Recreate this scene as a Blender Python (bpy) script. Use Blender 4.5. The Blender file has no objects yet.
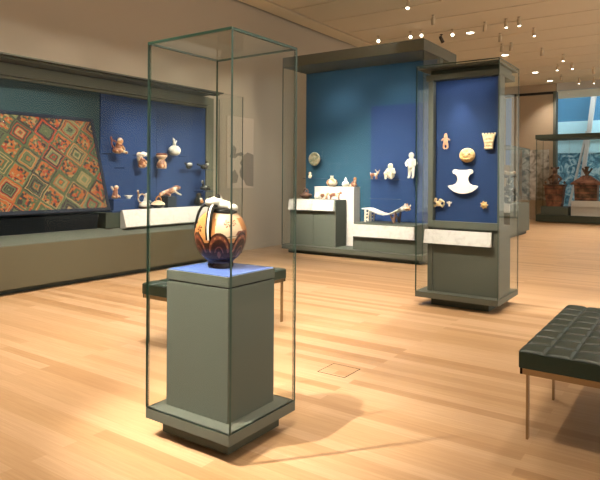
import bpy, bmesh, math, random
from mathutils import Vector, Matrix, Euler
random.seed(7)
PI = math.pi
scene = bpy.context.scene
COL = scene.collection

# ------------------------------------------------------------------ camera
cam_data = bpy.data.cameras.new('camera')
cam_data.sensor_width = 36.0
cam_data.lens = 36.0 * 578.0 / 600.0
cam_data.shift_y = -62.0 / 600.0
cam_data.clip_end = 200
cam = bpy.data.objects.new('camera', cam_data)
COL.objects.link(cam)
cam.matrix_world = (Matrix.Translation((0, 0, 1.35)) @ Matrix.Rotation(math.radians(34.7), 4, 'Z')
                    @ Matrix.Rotation(math.radians(90), 4, 'X') @ Matrix.Rotation(math.radians(0.35), 4, 'Z'))
scene.camera = cam

# ------------------------------------------------------------------ world, exposure
world = bpy.data.worlds.new('gallery_ambient')
scene.world = world
world.use_nodes = True
bg = world.node_tree.nodes['Background']
bg.inputs['Color'].default_value = (1.0, 0.90, 0.77, 1)
bg.inputs['Strength'].default_value = 1.12
scene.view_settings.view_transform = 'Standard'
scene.view_settings.look = 'None'
scene.view_settings.gamma = 1.0
scene.view_settings.exposure = 0.0
scene.view_settings.use_curve_mapping = False
scene.cycles.transparent_max_bounces = 64
scene.cycles.max_bounces = 10
scene.cycles.use_light_tree = False
scene.cycles.sample_clamp_indirect = 3.0
scene.cycles.use_adaptive_sampling = False

WARM = (1.0, 0.865, 0.71)
NEUT = (1.0, 0.90, 0.76)
COOL = (0.75, 0.88, 1.0)


def spot_light(name, loc, target, power, angle=50, blend=0.6, color=WARM, radius=0.04, parent=None):
    ld = bpy.data.lights.new(name, 'SPOT')
    ld.energy = power
    ld.spot_size = math.radians(angle)
    ld.spot_blend = blend
    ld.color = color
    ld.shadow_soft_size = radius
    o = bpy.data.objects.new(name, ld)
    COL.objects.link(o)
    o.location = loc
    o.rotation_euler = (Vector(target) - Vector(loc)).to_track_quat('-Z', 'Y').to_euler()
    if parent:
        o.parent = parent
        o.matrix_parent_inverse = Matrix.Translation(parent.location).inverted()
    return o


def area_light(name, loc, target, power, sx, sy, color=WARM, spread=180):
    ld = bpy.data.lights.new(name, 'AREA')
    ld.shape = 'RECTANGLE'
    ld.size = sx
    ld.size_y = sy
    ld.energy = power
    ld.color = color
    ld.spread = math.radians(spread)
    o = bpy.data.objects.new(name, ld)
    COL.objects.link(o)
    o.location = loc
    o.rotation_euler = (Vector(target) - Vector(loc)).to_track_quat('-Z', 'Y').to_euler()
    return o


# daylight outside the far window
area_light('daylight', (1.5, 22.5, 9.5), (-1.5, 27, 2.0), 1500, 8, 4, (0.62, 0.85, 1.0))

# ------------------------------------------------------------------ node helpers
def new_mat(name):
    m = bpy.data.materials.new(name)
    m.use_nodes = True
    nt = m.node_tree
    b = nt.nodes['Principled BSDF']
    return m, nt, b


def setin(b, **kw):
    for k, v in kw.items():
        b.inputs[k.replace('_', ' ')].default_value = v


def plain(name, col, rough=0.5, metal=0.0, var=0.06, scale=6.0, bump=0.0, spec=0.5, bscale=60):
    m, nt, b = new_mat(name)
    N = nt.nodes
    L = nt.links
    tc = N.new('ShaderNodeTexCoord')
    no = N.new('ShaderNodeTexNoise')
    no.inputs['Scale'].default_value = scale
    no.inputs['Detail'].default_value = 4
    L.new(tc.outputs['Object'], no.inputs['Vector'])
    mx = N.new('ShaderNodeMix')
    mx.data_type = 'RGBA'
    L.new(no.outputs['Fac'], mx.inputs['Factor'])
    mx.inputs[6].default_value = (*[c * (1 - var) for c in col], 1)
    mx.inputs[7].default_value = (*[min(1, c * (1 + var)) for c in col], 1)
    L.new(mx.outputs[2], b.inputs['Base Color'])
    b.inputs['Roughness'].default_value = rough
    b.inputs['Metallic'].default_value = metal
    b.inputs['Specular IOR Level'].default_value = spec
    if bump > 0:
        n2 = N.new('ShaderNodeTexNoise')
        n2.inputs['Scale'].default_value = bscale
        L.new(tc.outputs['Object'], n2.inputs['Vector'])
        bp = N.new('ShaderNodeBump')
        bp.inputs['Strength'].default_value = bump
        bp.inputs['Distance'].default_value = 0.01
        L.new(n2.outputs['Fac'], bp.inputs['Height'])
        L.new(bp.outputs['Normal'], b.inputs['Normal'])
    return m


def mottled(name, stops, scale=12.0, rough=0.5, detail=2.0, dist=0.6, bump=0.15):
    """ceramic with patches of slip: stops = [(pos, colour)] constant ramp over noise"""
    m, nt, b = new_mat(name)
    N = nt.nodes
    L = nt.links
    tc = N.new('ShaderNodeTexCoord')
    no = N.new('ShaderNodeTexNoise')
    no.inputs['Scale'].default_value = scale
    no.inputs['Detail'].default_value = detail
    no.inputs['Distortion'].default_value = dist
    L.new(tc.outputs['Object'], no.inputs['Vector'])
    cr = N.new('ShaderNodeValToRGB')
    cr.color_ramp.interpolation = 'LINEAR'
    el = cr.color_ramp.elements
    while len(el) > 1:
        el.remove(el[-1])
    el[0].position = stops[0][0]
    el[0].color = (*stops[0][1], 1)
    for p, c in stops[1:]:
        e = el.new(p)
        e.color = (*c, 1)
    L.new(no.outputs['Fac'], cr.inputs['Fac'])
    L.new(cr.outputs['Color'], b.inputs['Base Color'])
    b.inputs['Roughness'].default_value = rough
    if bump:
        bp = N.new('ShaderNodeBump')
        bp.inputs['Strength'].default_value = bump
        bp.inputs['Distance'].default_value = 0.01
        L.new(no.outputs['Fac'], bp.inputs['Height'])
        L.new(bp.outputs['Normal'], b.inputs['Normal'])
    return m


def floor_mat():
    m, nt, b = new_mat('oak_boards')
    N = nt.nodes
    L = nt.links
    tc = N.new('ShaderNodeTexCoord')
    br = N.new('ShaderNodeTexBrick')
    br.offset = 0.37
    br.offset_frequency = 2
    br.inputs['Scale'].default_value = 1.0
    br.inputs['Brick Width'].default_value = 1.9
    br.inputs['Row Height'].default_value = 0.085
    br.inputs['Mortar Size'].default_value = 0.0012
    br.inputs['Mortar Smooth'].default_value = 0.3
    br.inputs['Bias'].default_value = 0.0
    br.inputs['Color1'].default_value = (0.0, 0.0, 0.0, 1)
    br.inputs['Color2'].default_value = (1.0, 1.0, 1.0, 1)
    br.inputs['Mortar'].default_value = (0.25, 0.25, 0.25, 1)
    L.new(tc.outputs['Object'], br.inputs['Vector'])
    mp = N.new('ShaderNodeMapping')
    mp.inputs['Scale'].default_value = (1.2, 26, 1)
    L.new(tc.outputs['Object'], mp.inputs['Vector'])
    gr = N.new('ShaderNodeTexNoise')
    gr.inputs['Scale'].default_value = 2.2
    gr.inputs['Detail'].default_value = 6
    gr.inputs['Roughness'].default_value = 0.65
    L.new(mp.outputs['Vector'], gr.inputs['Vector'])
    cr = N.new('ShaderNodeValToRGB')
    e = cr.color_ramp.elements
    e[0].position = 0.0
    e[0].color = (0.40, 0.235, 0.112, 1)
    e[1].position = 1.0
    e[1].color = (0.565, 0.375, 0.22, 1)
    k = e.new(0.35)
    k.color = (0.49, 0.31, 0.162, 1)
    L.new(br.outputs['Color'], cr.inputs['Fac'])
    mx = N.new('ShaderNodeMix')
    mx.data_type = 'RGBA'
    mx.blend_type = 'MULTIPLY'
    mx.inputs['Factor'].default_value = 0.55
    c2 = N.new('ShaderNodeValToRGB')
    c2.color_ramp.elements[0].position = 0.3
    c2.color_ramp.elements[0].color = (0.72, 0.64, 0.55, 1)
    c2.color_ramp.elements[1].position = 0.65
    c2.color_ramp.elements[1].color = (1, 1, 1, 1)
    L.new(gr.outputs['Fac'], c2.inputs['Fac'])
    L.new(cr.outputs['Color'], mx.inputs[6])
    L.new(c2.outputs['Color'], mx.inputs[7])
    L.new(mx.outputs[2], b.inputs['Base Color'])
    b.inputs['Roughness'].default_value = 0.33
    b.inputs['Specular IOR Level'].default_value = 0.45
    bp = N.new('ShaderNodeBump')
    bp.inputs['Strength'].default_value = 0.12
    bp.inputs['Distance'].default_value = 0.003
    L.new(gr.outputs['Fac'], bp.inputs['Height'])
    L.new(bp.outputs['Normal'], b.inputs['Normal'])
    return m


def glass_mat(name='clear_glass', tint=(0.985, 0.994, 0.99), ior=1.45):
    m = bpy.data.materials.new(name)
    m.use_nodes = True
    nt = m.node_tree
    N = nt.nodes
    L = nt.links
    N.remove(N['Principled BSDF'])
    out = N['Material Output']
    tr = N.new('ShaderNodeBsdfTransparent')
    tr.inputs['Color'].default_value = (*tint, 1)
    gl = N.new('ShaderNodeBsdfGlossy')
    gl.inputs['Roughness'].default_value = 0.0
    gl.inputs['Color'].default_value = (0.95, 1, 0.97, 1)
    lw = N.new('ShaderNodeLayerWeight')
    lw.inputs['Blend'].default_value = 0.5
    pw = N.new('ShaderNodeMath')
    pw.operation = 'POWER'
    pw.inputs[1].default_value = 4.5
    ad = N.new('ShaderNodeMath')
    ad.operation = 'MULTIPLY_ADD'
    ad.inputs[1].default_value = 0.35
    ad.inputs[2].default_value = 0.006
    mx = N.new('ShaderNodeMixShader')
    L.new(lw.outputs['Facing'], pw.inputs[0])
    L.new(pw.outputs[0], ad.inputs[0])
    L.new(ad.outputs[0], mx.inputs['Fac'])
    L.new(tr.outputs[0], mx.inputs[1])
    L.new(gl.outputs[0], mx.inputs[2])
    L.new(mx.outputs[0], out.inputs['Surface'])
    return m


def emit_mat(name, col, s):
    m, nt, b = new_mat(name)
    b.inputs['Base Color'].default_value = (*col, 1)
    b.inputs['Emission Color'].default_value = (*col, 1)
    b.inputs['Emission Strength'].default_value = s
    return m


def textile_mat():
    """woven cloth: turned squares in rings, each cell with its own colours, animal-like orange cells between"""
    m, nt, b = new_mat('patterned_weave')
    N = nt.nodes
    L = nt.links

    def math_(op, a, bb=None, c=None):
        n = N.new('ShaderNodeMath')
        n.operation = op
        for i, v in enumerate((a, bb, c)):
            if v is None:
                continue
            if isinstance(v, (int, float)):
                n.inputs[i].default_value = v
            else:
                L.new(v, n.inputs[i])
        return n.outputs[0]
    tc = N.new('ShaderNodeTexCoord')
    no = N.new('ShaderNodeTexNoise')
    no.inputs['Scale'].default_value = 9
    no.inputs['Detail'].default_value = 2
    L.new(tc.outputs['Object'], no.inputs['Vector'])
    va = N.new('ShaderNodeVectorMath')
    va.operation = 'MULTIPLY_ADD'
    va.inputs[1].default_value = (0.05, 0.05, 0.05)
    L.new(no.outputs['Color'], va.inputs[0])
    L.new(tc.outputs['Object'], va.inputs[2])
    mp = N.new('ShaderNodeMapping')
    mp.inputs['Rotation'].default_value = (0, 0, math.radians(38))
    mp.inputs['Scale'].default_value = (4.1, 4.1, 4.1)
    L.new(va.outputs[0], mp.inputs['Vector'])
    sp = N.new('ShaderNodeSeparateXYZ')
    L.new(mp.outputs[0], sp.inputs[0])
    fx = math_('FLOOR', sp.outputs['X'])
    fy = math_('FLOOR', sp.outputs['Y'])
    lx = math_('ABSOLUTE', math_('SUBTRACT', math_('SUBTRACT', sp.outputs['X'], fx), 0.5))
    ly = math_('ABSOLUTE', math_('SUBTRACT', math_('SUBTRACT', sp.outputs['Y'], fy), 0.5))
    ch = math_('MAXIMUM', lx, ly)
    ring = math_('FLOOR', math_('MULTIPLY', ch, 20.0))
    chk = math_('MODULO', math_('ABSOLUTE', math_('ADD', fx, fy)), 2.0)
    cid = math_('ADD', math_('MULTIPLY', fx, 17.3), math_('MULTIPLY', fy, 5.7))
    seed = math_('ADD', math_('MULTIPLY', ring, 3.17), cid)
    wn = N.new('ShaderNodeTexWhiteNoise')
    wn.noise_dimensions = '1D'
    L.new(seed, wn.inputs['W'])

    def ramp(stops):
        cr = N.new('ShaderNodeValToRGB')
        cr.color_ramp.interpolation = 'CONSTANT'
        el = cr.color_ramp.elements
        while len(el) > 1:
            el.remove(el[-1])
        el[0].position = stops[0][0]
        el[0].color = (*stops[0][1], 1)
        for p, c in stops[1:]:
            el.new(p).color = (*c, 1)
        return cr
    OR = (0.260, 0.074, 0.015)
    RD = (0.223, 0.031, 0.012)
    GN = (0.053, 0.074, 0.034)
    LG = (0.099, 0.124, 0.062)
    TN = (0.223, 0.155, 0.068)
    BK = (0.025, 0.02, 0.02)
    ra = ramp([(0, GN), (0.24, LG), (0.40, BK), (0.62, OR), (0.72, TN), (0.80, GN), (0.90, RD)])
    L.new(wn.outputs['Value'], ra.inputs['Fac'])
    # second kind of cell: blocky figure
    vo = N.new('ShaderNodeTexVoronoi')
    vo.distance = 'CHEBYCHEV'
    vo.inputs['Scale'].default_value = 9.0
    vo.inputs['Randomness'].default_value = 0.65
    L.new(mp.outputs[0], vo.inputs['Vector'])
    sc = N.new('ShaderNodeSeparateColor')
    L.new(vo.outputs['Color'], sc.inputs[0])
    rb = ramp([(0, OR), (0.24, BK), (0.46, TN), (0.54, OR), (0.70, RD), (0.80, GN)])
    L.new(sc.outputs[0], rb.inputs['Fac'])
    mx = N.new('ShaderNodeMix')
    mx.data_type = 'RGBA'
    fac = math_('MULTIPLY', chk, math_('LESS_THAN', ch, 0.40))
    L.new(fac, mx.inputs['Factor'])
    L.new(ra.outputs['Color'], mx.inputs[6])
    L.new(rb.outputs['Color'], mx.inputs[7])
    L.new(mx.outputs[2], b.inputs['Base Color'])
    b.inputs['Roughness'].default_value = 0.9
    return m


def far_pattern_mat():
    m, nt, b = new_mat('blue_foliage_pattern')
    N = nt.nodes
    L = nt.links
    tc = N.new('ShaderNodeTexCoord')
    no = N.new('ShaderNodeTexNoise')
    no.inputs['Scale'].default_value = 2.4
    no.inputs['Detail'].default_value = 3
    no.inputs['Distortion'].default_value = 2.5
    L.new(tc.outputs['Object'], no.inputs['Vector'])
    cr = N.new('ShaderNodeValToRGB')
    el = cr.color_ramp.elements
    el[0].position = 0.38
    el[0].color = (0.05, 0.14, 0.20, 1)
    el[1].position = 0.62
    el[1].color = (0.50, 0.68, 0.72, 1)
    el.new(0.5).color = (0.14, 0.33, 0.42, 1)
    L.new(no.outputs['Fac'], cr.inputs['Fac'])
    L.new(cr.outputs['Color'], b.inputs['Base Color'])
    b.inputs['Roughness'].default_value = 0.8
    return m


M = {}
M['floor'] = floor_mat()
M['wall'] = plain('beige_paint', (0.47, 0.405, 0.31), 0.85, var=0.02, scale=1.2)
M['wall_far'] = plain('tan_paint', (0.44, 0.34, 0.235), 0.85, var=0.02, scale=1.2)
M['ceil'] = plain('tan_ceiling_board', (0.93, 0.80, 0.58), 0.75, var=0.04, scale=0.8)
M['slot'] = plain('dark_slot', (0.02, 0.017, 0.013), 0.9)
M['green'] = plain('grey_green_metal', (0.108, 0.118, 0.096), 0.48, var=0.04, scale=2.0, spec=0.22)
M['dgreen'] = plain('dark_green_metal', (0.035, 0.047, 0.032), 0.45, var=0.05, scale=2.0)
M['lowerface'] = plain('dark_olive_metal', (0.085, 0.078, 0.046), 0.5, var=0.04, scale=2.0)
M['ledge'] = plain('olive_grey_metal', (0.14, 0.145, 0.095), 0.45, var=0.04, scale=2.0)
M['blue'] = plain('royal_blue_fabric', (0.009, 0.035, 0.118), 0.9, var=0.06, scale=5)
M['teal'] = plain('teal_fabric', (0.012, 0.058, 0.100), 0.9, var=0.06, scale=5)
M['dteal'] = plain('dark_teal_fabric', (0.016, 0.045, 0.055), 0.9, var=0.08, scale=14)
M['blackblue'] = plain('black_blue_fabric', (0.012, 0.020, 0.030), 0.9)
M['shelf'] = plain('blue_shelf_edge', (0.012, 0.03, 0.09), 0.35)
M['pad'] = plain('periwinkle_pad', (0.13, 0.21, 0.55), 0.12, var=0.04, spec=0.7)
M['glass'] = glass_mat()
M['edge'] = plain('green_glass_edge', (0.018, 0.050, 0.032), 0.3, var=0.1, spec=0.6)
M['label'] = mottled('white_label_board', [(0.30, (0.52, 0.50, 0.46)), (0.50, (0.59, 0.57, 0.53)), (0.7, (0.61, 0.59, 0.55))], 18, 0.6, bump=0)
M['white'] = plain('white_lacquer', (0.62, 0.59, 0.54), 0.5, var=0.02)
M['leather'] = plain('dark_green_leather', (0.010, 0.026, 0.018), 0.40, var=0.15, scale=20, bump=0.15, bscale=120)
M['steel'] = plain('brushed_brass_steel', (0.45, 0.37, 0.27), 0.22, metal=1.0, var=0.04)
M['can'] = plain('tan_lamp_can', (0.66, 0.53, 0.36), 0.5)
M['dcan'] = plain('dark_lamp_can', (0.06, 0.045, 0.03), 0.5)
M['lamp'] = emit_mat('lit_lamp_face', (1.0, 0.90, 0.72), 16)
M['textile'] = textile_mat()
M['frame'] = plain('slate_frame', (0.014, 0.020, 0.036), 0.7, spec=0.2)
M['graphic'] = plain('grey_map_ink', (0.27, 0.235, 0.19), 0.8)
M['poster'] = plain('pale_wall_panel', (0.60, 0.51, 0.40), 0.8, var=0.02)
M['farpattern'] = far_pattern_mat()
M['skyblue'] = plain('deep_blue_facade', (0.07, 0.22, 0.36), 0.7)
M['palecyan'] = plain('pale_cyan_facade', (0.50, 0.78, 0.85), 0.7)
M['greytap'] = mottled('grey_relief', [(0.35, (0.16, 0.15, 0.13)), (0.5, (0.42, 0.38, 0.32)), (0.65, (0.60, 0.56, 0.50))], 5, 0.8)
# ceramics
CR = (0.62, 0.52, 0.38)
OG = (0.48, 0.22, 0.09)
BR = (0.20, 0.07, 0.035)
M['orangecream'] = mottled('orange_cream_ceramic', [(0.44, BR), (0.46, OG), (0.53, (0.50, 0.26, 0.11)), (0.56, CR)], 11, 0.4)
M['creamred'] = mottled('cream_red_ceramic', [(0.42, BR), (0.44, OG), (0.50, (0.55, 0.32, 0.17)), (0.53, CR), (0.7, (0.66, 0.58, 0.46))], 11, 0.4)
M['cream'] = mottled('cream_ceramic', [(0.28, (0.45, 0.27, 0.14)), (0.42, (0.60, 0.50, 0.36)), (0.6, (0.70, 0.63, 0.50))], 12, 0.5)
M['whitec'] = mottled('white_ceramic', [(0.28, (0.40, 0.36, 0.28)), (0.40, (0.62, 0.59, 0.50)), (0.6, (0.76, 0.73, 0.66))], 8, 0.45)
M['darkc'] = mottled('dark_slip_ceramic', [(0.40, (0.02, 0.025, 0.02)), (0.58, (0.06, 0.05, 0.04)), (0.66, (0.6, 0.52, 0.4))], 10, 0.25)
M['gold'] = mottled('hammered_gold', [(0.3, (0.45, 0.26, 0.08)), (0.5, (0.66, 0.44, 0.17)), (0.7, (0.80, 0.62, 0.32))], 22, 0.35)
M['palegold'] = mottled('pale_gold', [(0.3, (0.60, 0.40, 0.18)), (0.45, (0.72, 0.56, 0.30)), (0.7, (0.82, 0.72, 0.48))], 26, 0.35)
M['copper'] = mottled('pinkish_copper', [(0.3, (0.50, 0.22, 0.12)), (0.55, (0.60, 0.34, 0.20)), (0.7, (0.70, 0.48, 0.32))], 26, 0.4)
M['bronze'] = mottled('green_gold_disc', [(0.3, (0.08, 0.10, 0.06)), (0.5, (0.22, 0.21, 0.12)), (0.7, (0.34, 0.23, 0.15))], 18, 0.45)
M['brownc'] = mottled('brown_terracotta', [(0.35, (0.07, 0.025, 0.015)), (0.5, (0.20, 0.07, 0.035)), (0.68, (0.32, 0.14, 0.07))], 5, 0.6)
M['darkbrown'] = mottled('dark_brown_terracotta', [(0.35, (0.04, 0.02, 0.012)), (0.5, (0.10, 0.045, 0.02)), (0.68, (0.20, 0.10, 0.05))], 5, 0.6)
M['redbrown'] = plain('red_brown_slip', (0.19, 0.050, 0.022), 0.3)
M['v_dark'] = plain('dark_brown_slip', (0.045, 0.016, 0.010), 0.38, spec=0.25, var=0.2, scale=20)
M['v_base'] = plain('black_brown_slip', (0.025, 0.012, 0.012), 0.2)
M['v_orange'] = plain('orange_slip', (0.50, 0.215, 0.065), 0.28, var=0.12, scale=18)
M['v_cream'] = plain('cream_slip', (0.68, 0.50, 0.32), 0.28, var=0.06, scale=18)
M['v_white'] = plain('white_slip', (0.66, 0.63, 0.54), 0.28, var=0.08, scale=30)
M['v_black'] = plain('black_slip', (0.012, 0.012, 0.012), 0.2)

# ------------------------------------------------------------------ mesh helpers
def add_box(bm, x0, x1, y0, y1, z0, z1, mi=0):
    vs = [bm.verts.new(p) for p in ((x0, y0, z0), (x1, y0, z0), (x1, y1, z0), (x0, y1, z0),
                                    (x0, y0, z1), (x1, y0, z1), (x1, y1, z1), (x0, y1, z1))]
    fs = [(0, 3, 2, 1), (4, 5, 6, 7), (0, 1, 5, 4), (1, 2, 6, 5), (2, 3, 7, 6), (3, 0, 4, 7)]
    out = []
    for f in fs:
        fc = bm.faces.new([vs[i] for i in f])
        fc.material_index = mi
        out.append(fc)
    return out


def add_prism(bm, pts, axis, a0, a1, mi=0):
    """closed 2D outline extruded along an axis ('x','y','z') from a0 to a1"""
    def P(p, a):
        if axis == 'x':
            return (a, p[0], p[1])
        if axis == 'y':
            return (p[0], a, p[1])
        return (p[0], p[1], a)
    A = [bm.verts.new(P(p, a0)) for p in pts]
    B = [bm.verts.new(P(p, a1)) for p in pts]
    n = len(pts)
    bm.faces.new(A[::-1]).material_index = mi
    bm.faces.new(B).material_index = mi
    for i in range(n):
        bm.faces.new((A[i], A[(i + 1) % n], B[(i + 1) % n], B[i])).material_index = mi


def add_tube(bm, pts, r, seg=10, mi=0, r2=None):
    """round bar through points"""
    pts = [Vector(p) for p in pts]
    rings = []
    n = len(pts)
    up = Vector((0.13, 0.21, 0.97))
    for i, p in enumerate(pts):
        d = (pts[min(i + 1, n - 1)] - pts[max(i - 1, 0)]).normalized()
        a = d.cross(up)
        if a.length < 1e-3:
            a = d.cross(Vector((1, 0, 0)))
        a.normalize()
        b = d.cross(a).normalized()
        rr = r if r2 is None else r + (r2 - r) * i / (n - 1)
        rings.append([bm.verts.new(p + a * rr * math.cos(2 * PI * k / seg) + b * rr * math.sin(2 * PI * k / seg)) for k in range(seg)])
    for i in range(n - 1):
        for k in range(seg):
            f = bm.faces.new((rings[i][k], rings[i][(k + 1) % seg], rings[i + 1][(k + 1) % seg], rings[i + 1][k]))
            f.smooth = True
            f.material_index = mi
    bm.faces.new(rings[0][::-1]).material_index = mi
    bm.faces.new(rings[-1]).material_index = mi


def add_lathe(bm, prof, seg=32, c=(0, 0, 0), mi=0):
    rings = []
    for r, z in prof:
        if r < 1e-5:
            rings.append([bm.verts.new((c[0], c[1], c[2] + z))])
        else:
            rings.append([bm.verts.new((c[0] + r * math.cos(2 * PI * k / seg), c[1] + r * math.sin(2 * PI * k / seg), c[2] + z)) for k in range(seg)])
    for i in range(len(rings) - 1):
        a, b = rings[i], rings[i + 1]
        for k in range(seg):
            k2 = (k + 1) % seg
            if len(a) == 1 and len(b) == 1:
                continue
            if len(a) == 1:
                f = bm.faces.new((a[0], b[k2], b[k]))
            elif len(b) == 1:
                f = bm.faces.new((a[k], a[k2], b[0]))
            else:
                f = bm.faces.new((a[k], a[k2], b[k2], b[k]))
            f.smooth = True
            f.material_index = mi


def add_ball(bm, c, r, sub=2, rot=None):
    """ellipsoid, r = radius or (rx, ry, rz)"""
    if isinstance(r, (int, float)):
        r = (r, r, r)
    mat = Matrix.Translation(c) @ (rot.to_matrix().to_4x4() if rot else Matrix()) @ Matrix.Diagonal((*r, 1))
    res = bmesh.ops.create_icosphere(bm, subdivisions=sub, radius=1, matrix=mat)
    for v in res['verts']:
        for f in v.link_faces:
            f.smooth = True


def add_capsule(bm, p, q, r0, r1=None, n=None):
    p, q = Vector(p), Vector(q)
    r1 = r0 if r1 is None else r1
    n = n or max(3, int((q - p).length / (min(r0, r1) * 0.6)) + 1)
    for i in range(n):
        t = i / (n - 1)
        add_ball(bm, p.lerp(q, t), r0 + (r1 - r0) * t, 2)


def obj(name, bm, mats, parent=None, loc=None, rotz=0, bevel=0, label=None):
    bmesh.ops.recalc_face_normals(bm, faces=bm.faces[:])
    me = bpy.data.meshes.new(name)
    bm.to_mesh(me)
    bm.free()
    for m in (mats if isinstance(mats, (list, tuple)) else [mats]):
        me.materials.append(m)
    o = bpy.data.objects.new(name, me)
    COL.objects.link(o)
    if parent:
        o.parent = parent
    if loc:
        o.location = loc
    if rotz:
        o.rotation_euler.z = rotz
    if bevel:
        md = o.modifiers.new('bevel', 'BEVEL')
        md.width = bevel
        md.segments = 2
        md.limit_method = 'ANGLE'
    if label:
        o['label'] = label
    return o


def sculpt(name, build, mat, parent=None, voxel=0.006, label=None, loc=None):
    """modelled clay: overlapping lumps fused into one skin"""
    bm = bmesh.new()
    build(bm)
    o = obj(name, bm, mat, parent, loc=loc, label=label)
    md = o.modifiers.new('fuse', 'REMESH')
    md.mode = 'VOXEL'
    md.voxel_size = voxel
    md.use_smooth_shade = True
    s = o.modifiers.new('soften', 'SMOOTH')
    s.factor = 0.5
    s.iterations = 3
    return o


def thing(name, label, cat, loc=(0, 0, 0), rotz=0, group=None):
    o = bpy.data.objects.new(name, None)
    COL.objects.link(o)
    o.empty_display_size = 0.1
    o.location = loc
    o.rotation_euler = (0, 0, rotz)
    tag(o, label, cat, group)
    return o


def tag(o, label, cat, group=None):
    o['label'] = label
    o['category'] = cat
    if group:
        o['group'] = group
    return o


def boxobj(name, b, mat, parent=None, bevel=0, label=None):
    bm = bmesh.new()
    add_box(bm, *b)
    return obj(name, bm, mat, parent, bevel=bevel, label=label)


def struct(name, bm, mat, bevel=0):
    o = obj(name, bm, mat, bevel=bevel)
    o['kind'] = 'structure'
    return o


def pane(b, parent, name='glass_pane'):
    """sheet of glass: clear on its two broad faces, green on its thin edges"""
    bm = bmesh.new()
    fs = add_box(bm, *b)
    dims = (b[1] - b[0], b[3] - b[2], b[5] - b[4])
    thin = dims.index(min(dims))
    for f in fs:
        f.normal_update()
        ax = max(range(3), key=lambda i: abs(f.normal[i]))
        f.material_index = 0 if ax == thin else 1
    return obj(name, bm, [M['glass'], M['edge']], parent)


def glass_box(parent, x0, x1, y0, y1, z0, z1, t=0.010, top=True):
    pane((x0, x1, y0, y0 + t, z0, z1), parent)
    pane((x0, x1, y1 - t, y1, z0, z1), parent)
    pane((x0, x0 + t, y0 + t, y1 - t, z0, z1), parent)
    pane((x1 - t, x1, y0 + t, y1 - t, z0, z1), parent)
    if top:
        pane((x0, x1, y0, y1, z1, z1 + t), parent, 'glass_top')


# ================================================================== THE SETTING
bm = bmesh.new(); add_box(bm, -7.3, 2.6, -3, 24.0, -0.2, 0)
struct('floor', bm, M['floor'])
bm = bmesh.new(); add_box(bm, -7.25, -6.95, -3, 20.6, 0, 4.6)
struct('wall_left', bm, M['wall'])
bm = bmesh.new(); add_box(bm, -7.25, 2.6, -3.2, -3.0, 0, 4.6)
struct('wall_front', bm, M['wall'])
bm = bmesh.new(); add_box(bm, -6.95, -6.935, 7.55, 20.6, 0, 0.09)
struct('baseboard_left', bm, M['wall'])
# far wall with a slit window
bm = bmesh.new()
add_box(bm, -6.95, -5.62, 20.6, 20.8, 0, 4.6)
add_box(bm, -5.38, -3.95, 20.6, 20.8, 0, 4.6)
add_box(bm, -5.62, -5.38, 20.6, 20.8, 0, 1.84)
add_box(bm, -5.62, -5.38, 20.6, 20.8, 4.18, 4.6)
struct('wall_back', bm, M['wall_far'])
bm = bmesh.new(); add_box(bm, -6.9, -3.95, 20.56, 20.6, 4.20, 4.28)
struct('trim_1', bm, M['slot'])
bm = bmesh.new(); add_box(bm, -4.02, -3.93, 20.52, 20.85, 0, 4.28)
struct('trim_2', bm, M['green'])
bm = bmesh.new(); add_box(bm, -3.93, 2.6, 20.6, 20.8, 4.30, 4.6)
struct('trim_3', bm, M['white'])
# windows
w1 = bpy.data.objects.new('window_1', None); COL.objects.link(w1); w1['kind'] = 'structure'; w1.location = (0, 0, 0)
pane((-3.93, 2.0, 20.68, 20.69, 0.06, 4.30), w1)
pane((2.0, 2.6, 20.68, 20.69, 0.06, 4.30), w1)
boxobj('window_frame', (-3.93, 2.6, 20.64, 20.73, 0.0, 0.06), M['green'], w1)
boxobj('mullion', (1.97, 2.03, 20.64, 20.73, 0.06, 4.30), M['green'], w1)
w2 = bpy.data.objects.new('window_2', None); COL.objects.link(w2); w2['kind'] = 'structure'
pane((-5.62, -5.38, 20.68, 20.69, 1.84, 4.18), w2)

# ceiling: long boards with open joints, a dark void above
bm = bmesh.new()
y = 5.78 - 1.05 * 8
while y < 24:
    add_box(bm, -6.42, 2.6, y + 0.02, y + 1.05 - 0.02, 4.55, 4.60)
    y += 1.05
add_box(bm, -6.88, -6.49, -3, 24, 4.55, 4.60)
add_box(bm, -7.3, 2.6, -3, 24, 4.66, 4.75, 1)
struct('ceiling', bm, [M['ceil'], M['slot']])

# outside the window
fac = thing('glass_facade', 'blue and pale cyan building front seen through the tall far window', 'building', (-1.5, 26, -0.3))
boxobj('upper_wall', (-5.5, 3.5, 0, 0.4, 4.05, 7.5), M['skyblue'], fac)
boxobj('pale_band', (-5.5, 3.5, -0.05, 0.4, 2.75, 4.05), M['palecyan'], fac)
boxobj('ledge', (-5.5, 3.5, -0.12, 0, 3.25, 3.33), M['palecyan'], fac)
boxobj('patterned_wall', (-5.5, 3.5, 0, 0.4, 0.0, 2.75), M['farpattern'], fac)
bm = bmesh.new()
add_prism(bm, [(-2.62, 0.3), (-2.50, 0.3), (-1.80, 5.9), (-1.98, 5.9)], 'y', -0.5, -0.3)
add_prism(bm, [(-2.98, 0.3), (-2.92, 0.3), (-2.20, 3.6), (-2.28, 3.6)], 'y', -0.5, -0.3)
obj('slanted_column', bm, M['white'], fac, label='white slanting columns')
bm = bmesh.new(); add_box(bm, -9, 6, 20.8, 30, -0.35, -0.25)
struct('ground', bm, M['wall'])
M['bluew'] = plain('blue_lit_wall', (0.22, 0.34, 0.66), 0.7)
tag(boxobj('neighbour_wall', (-8.5, -5.0, 22.5, 22.7, -0.25, 6), M['bluew']), 'periwinkle blue wall outside the narrow slit window in the far wall', 'wall')

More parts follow.
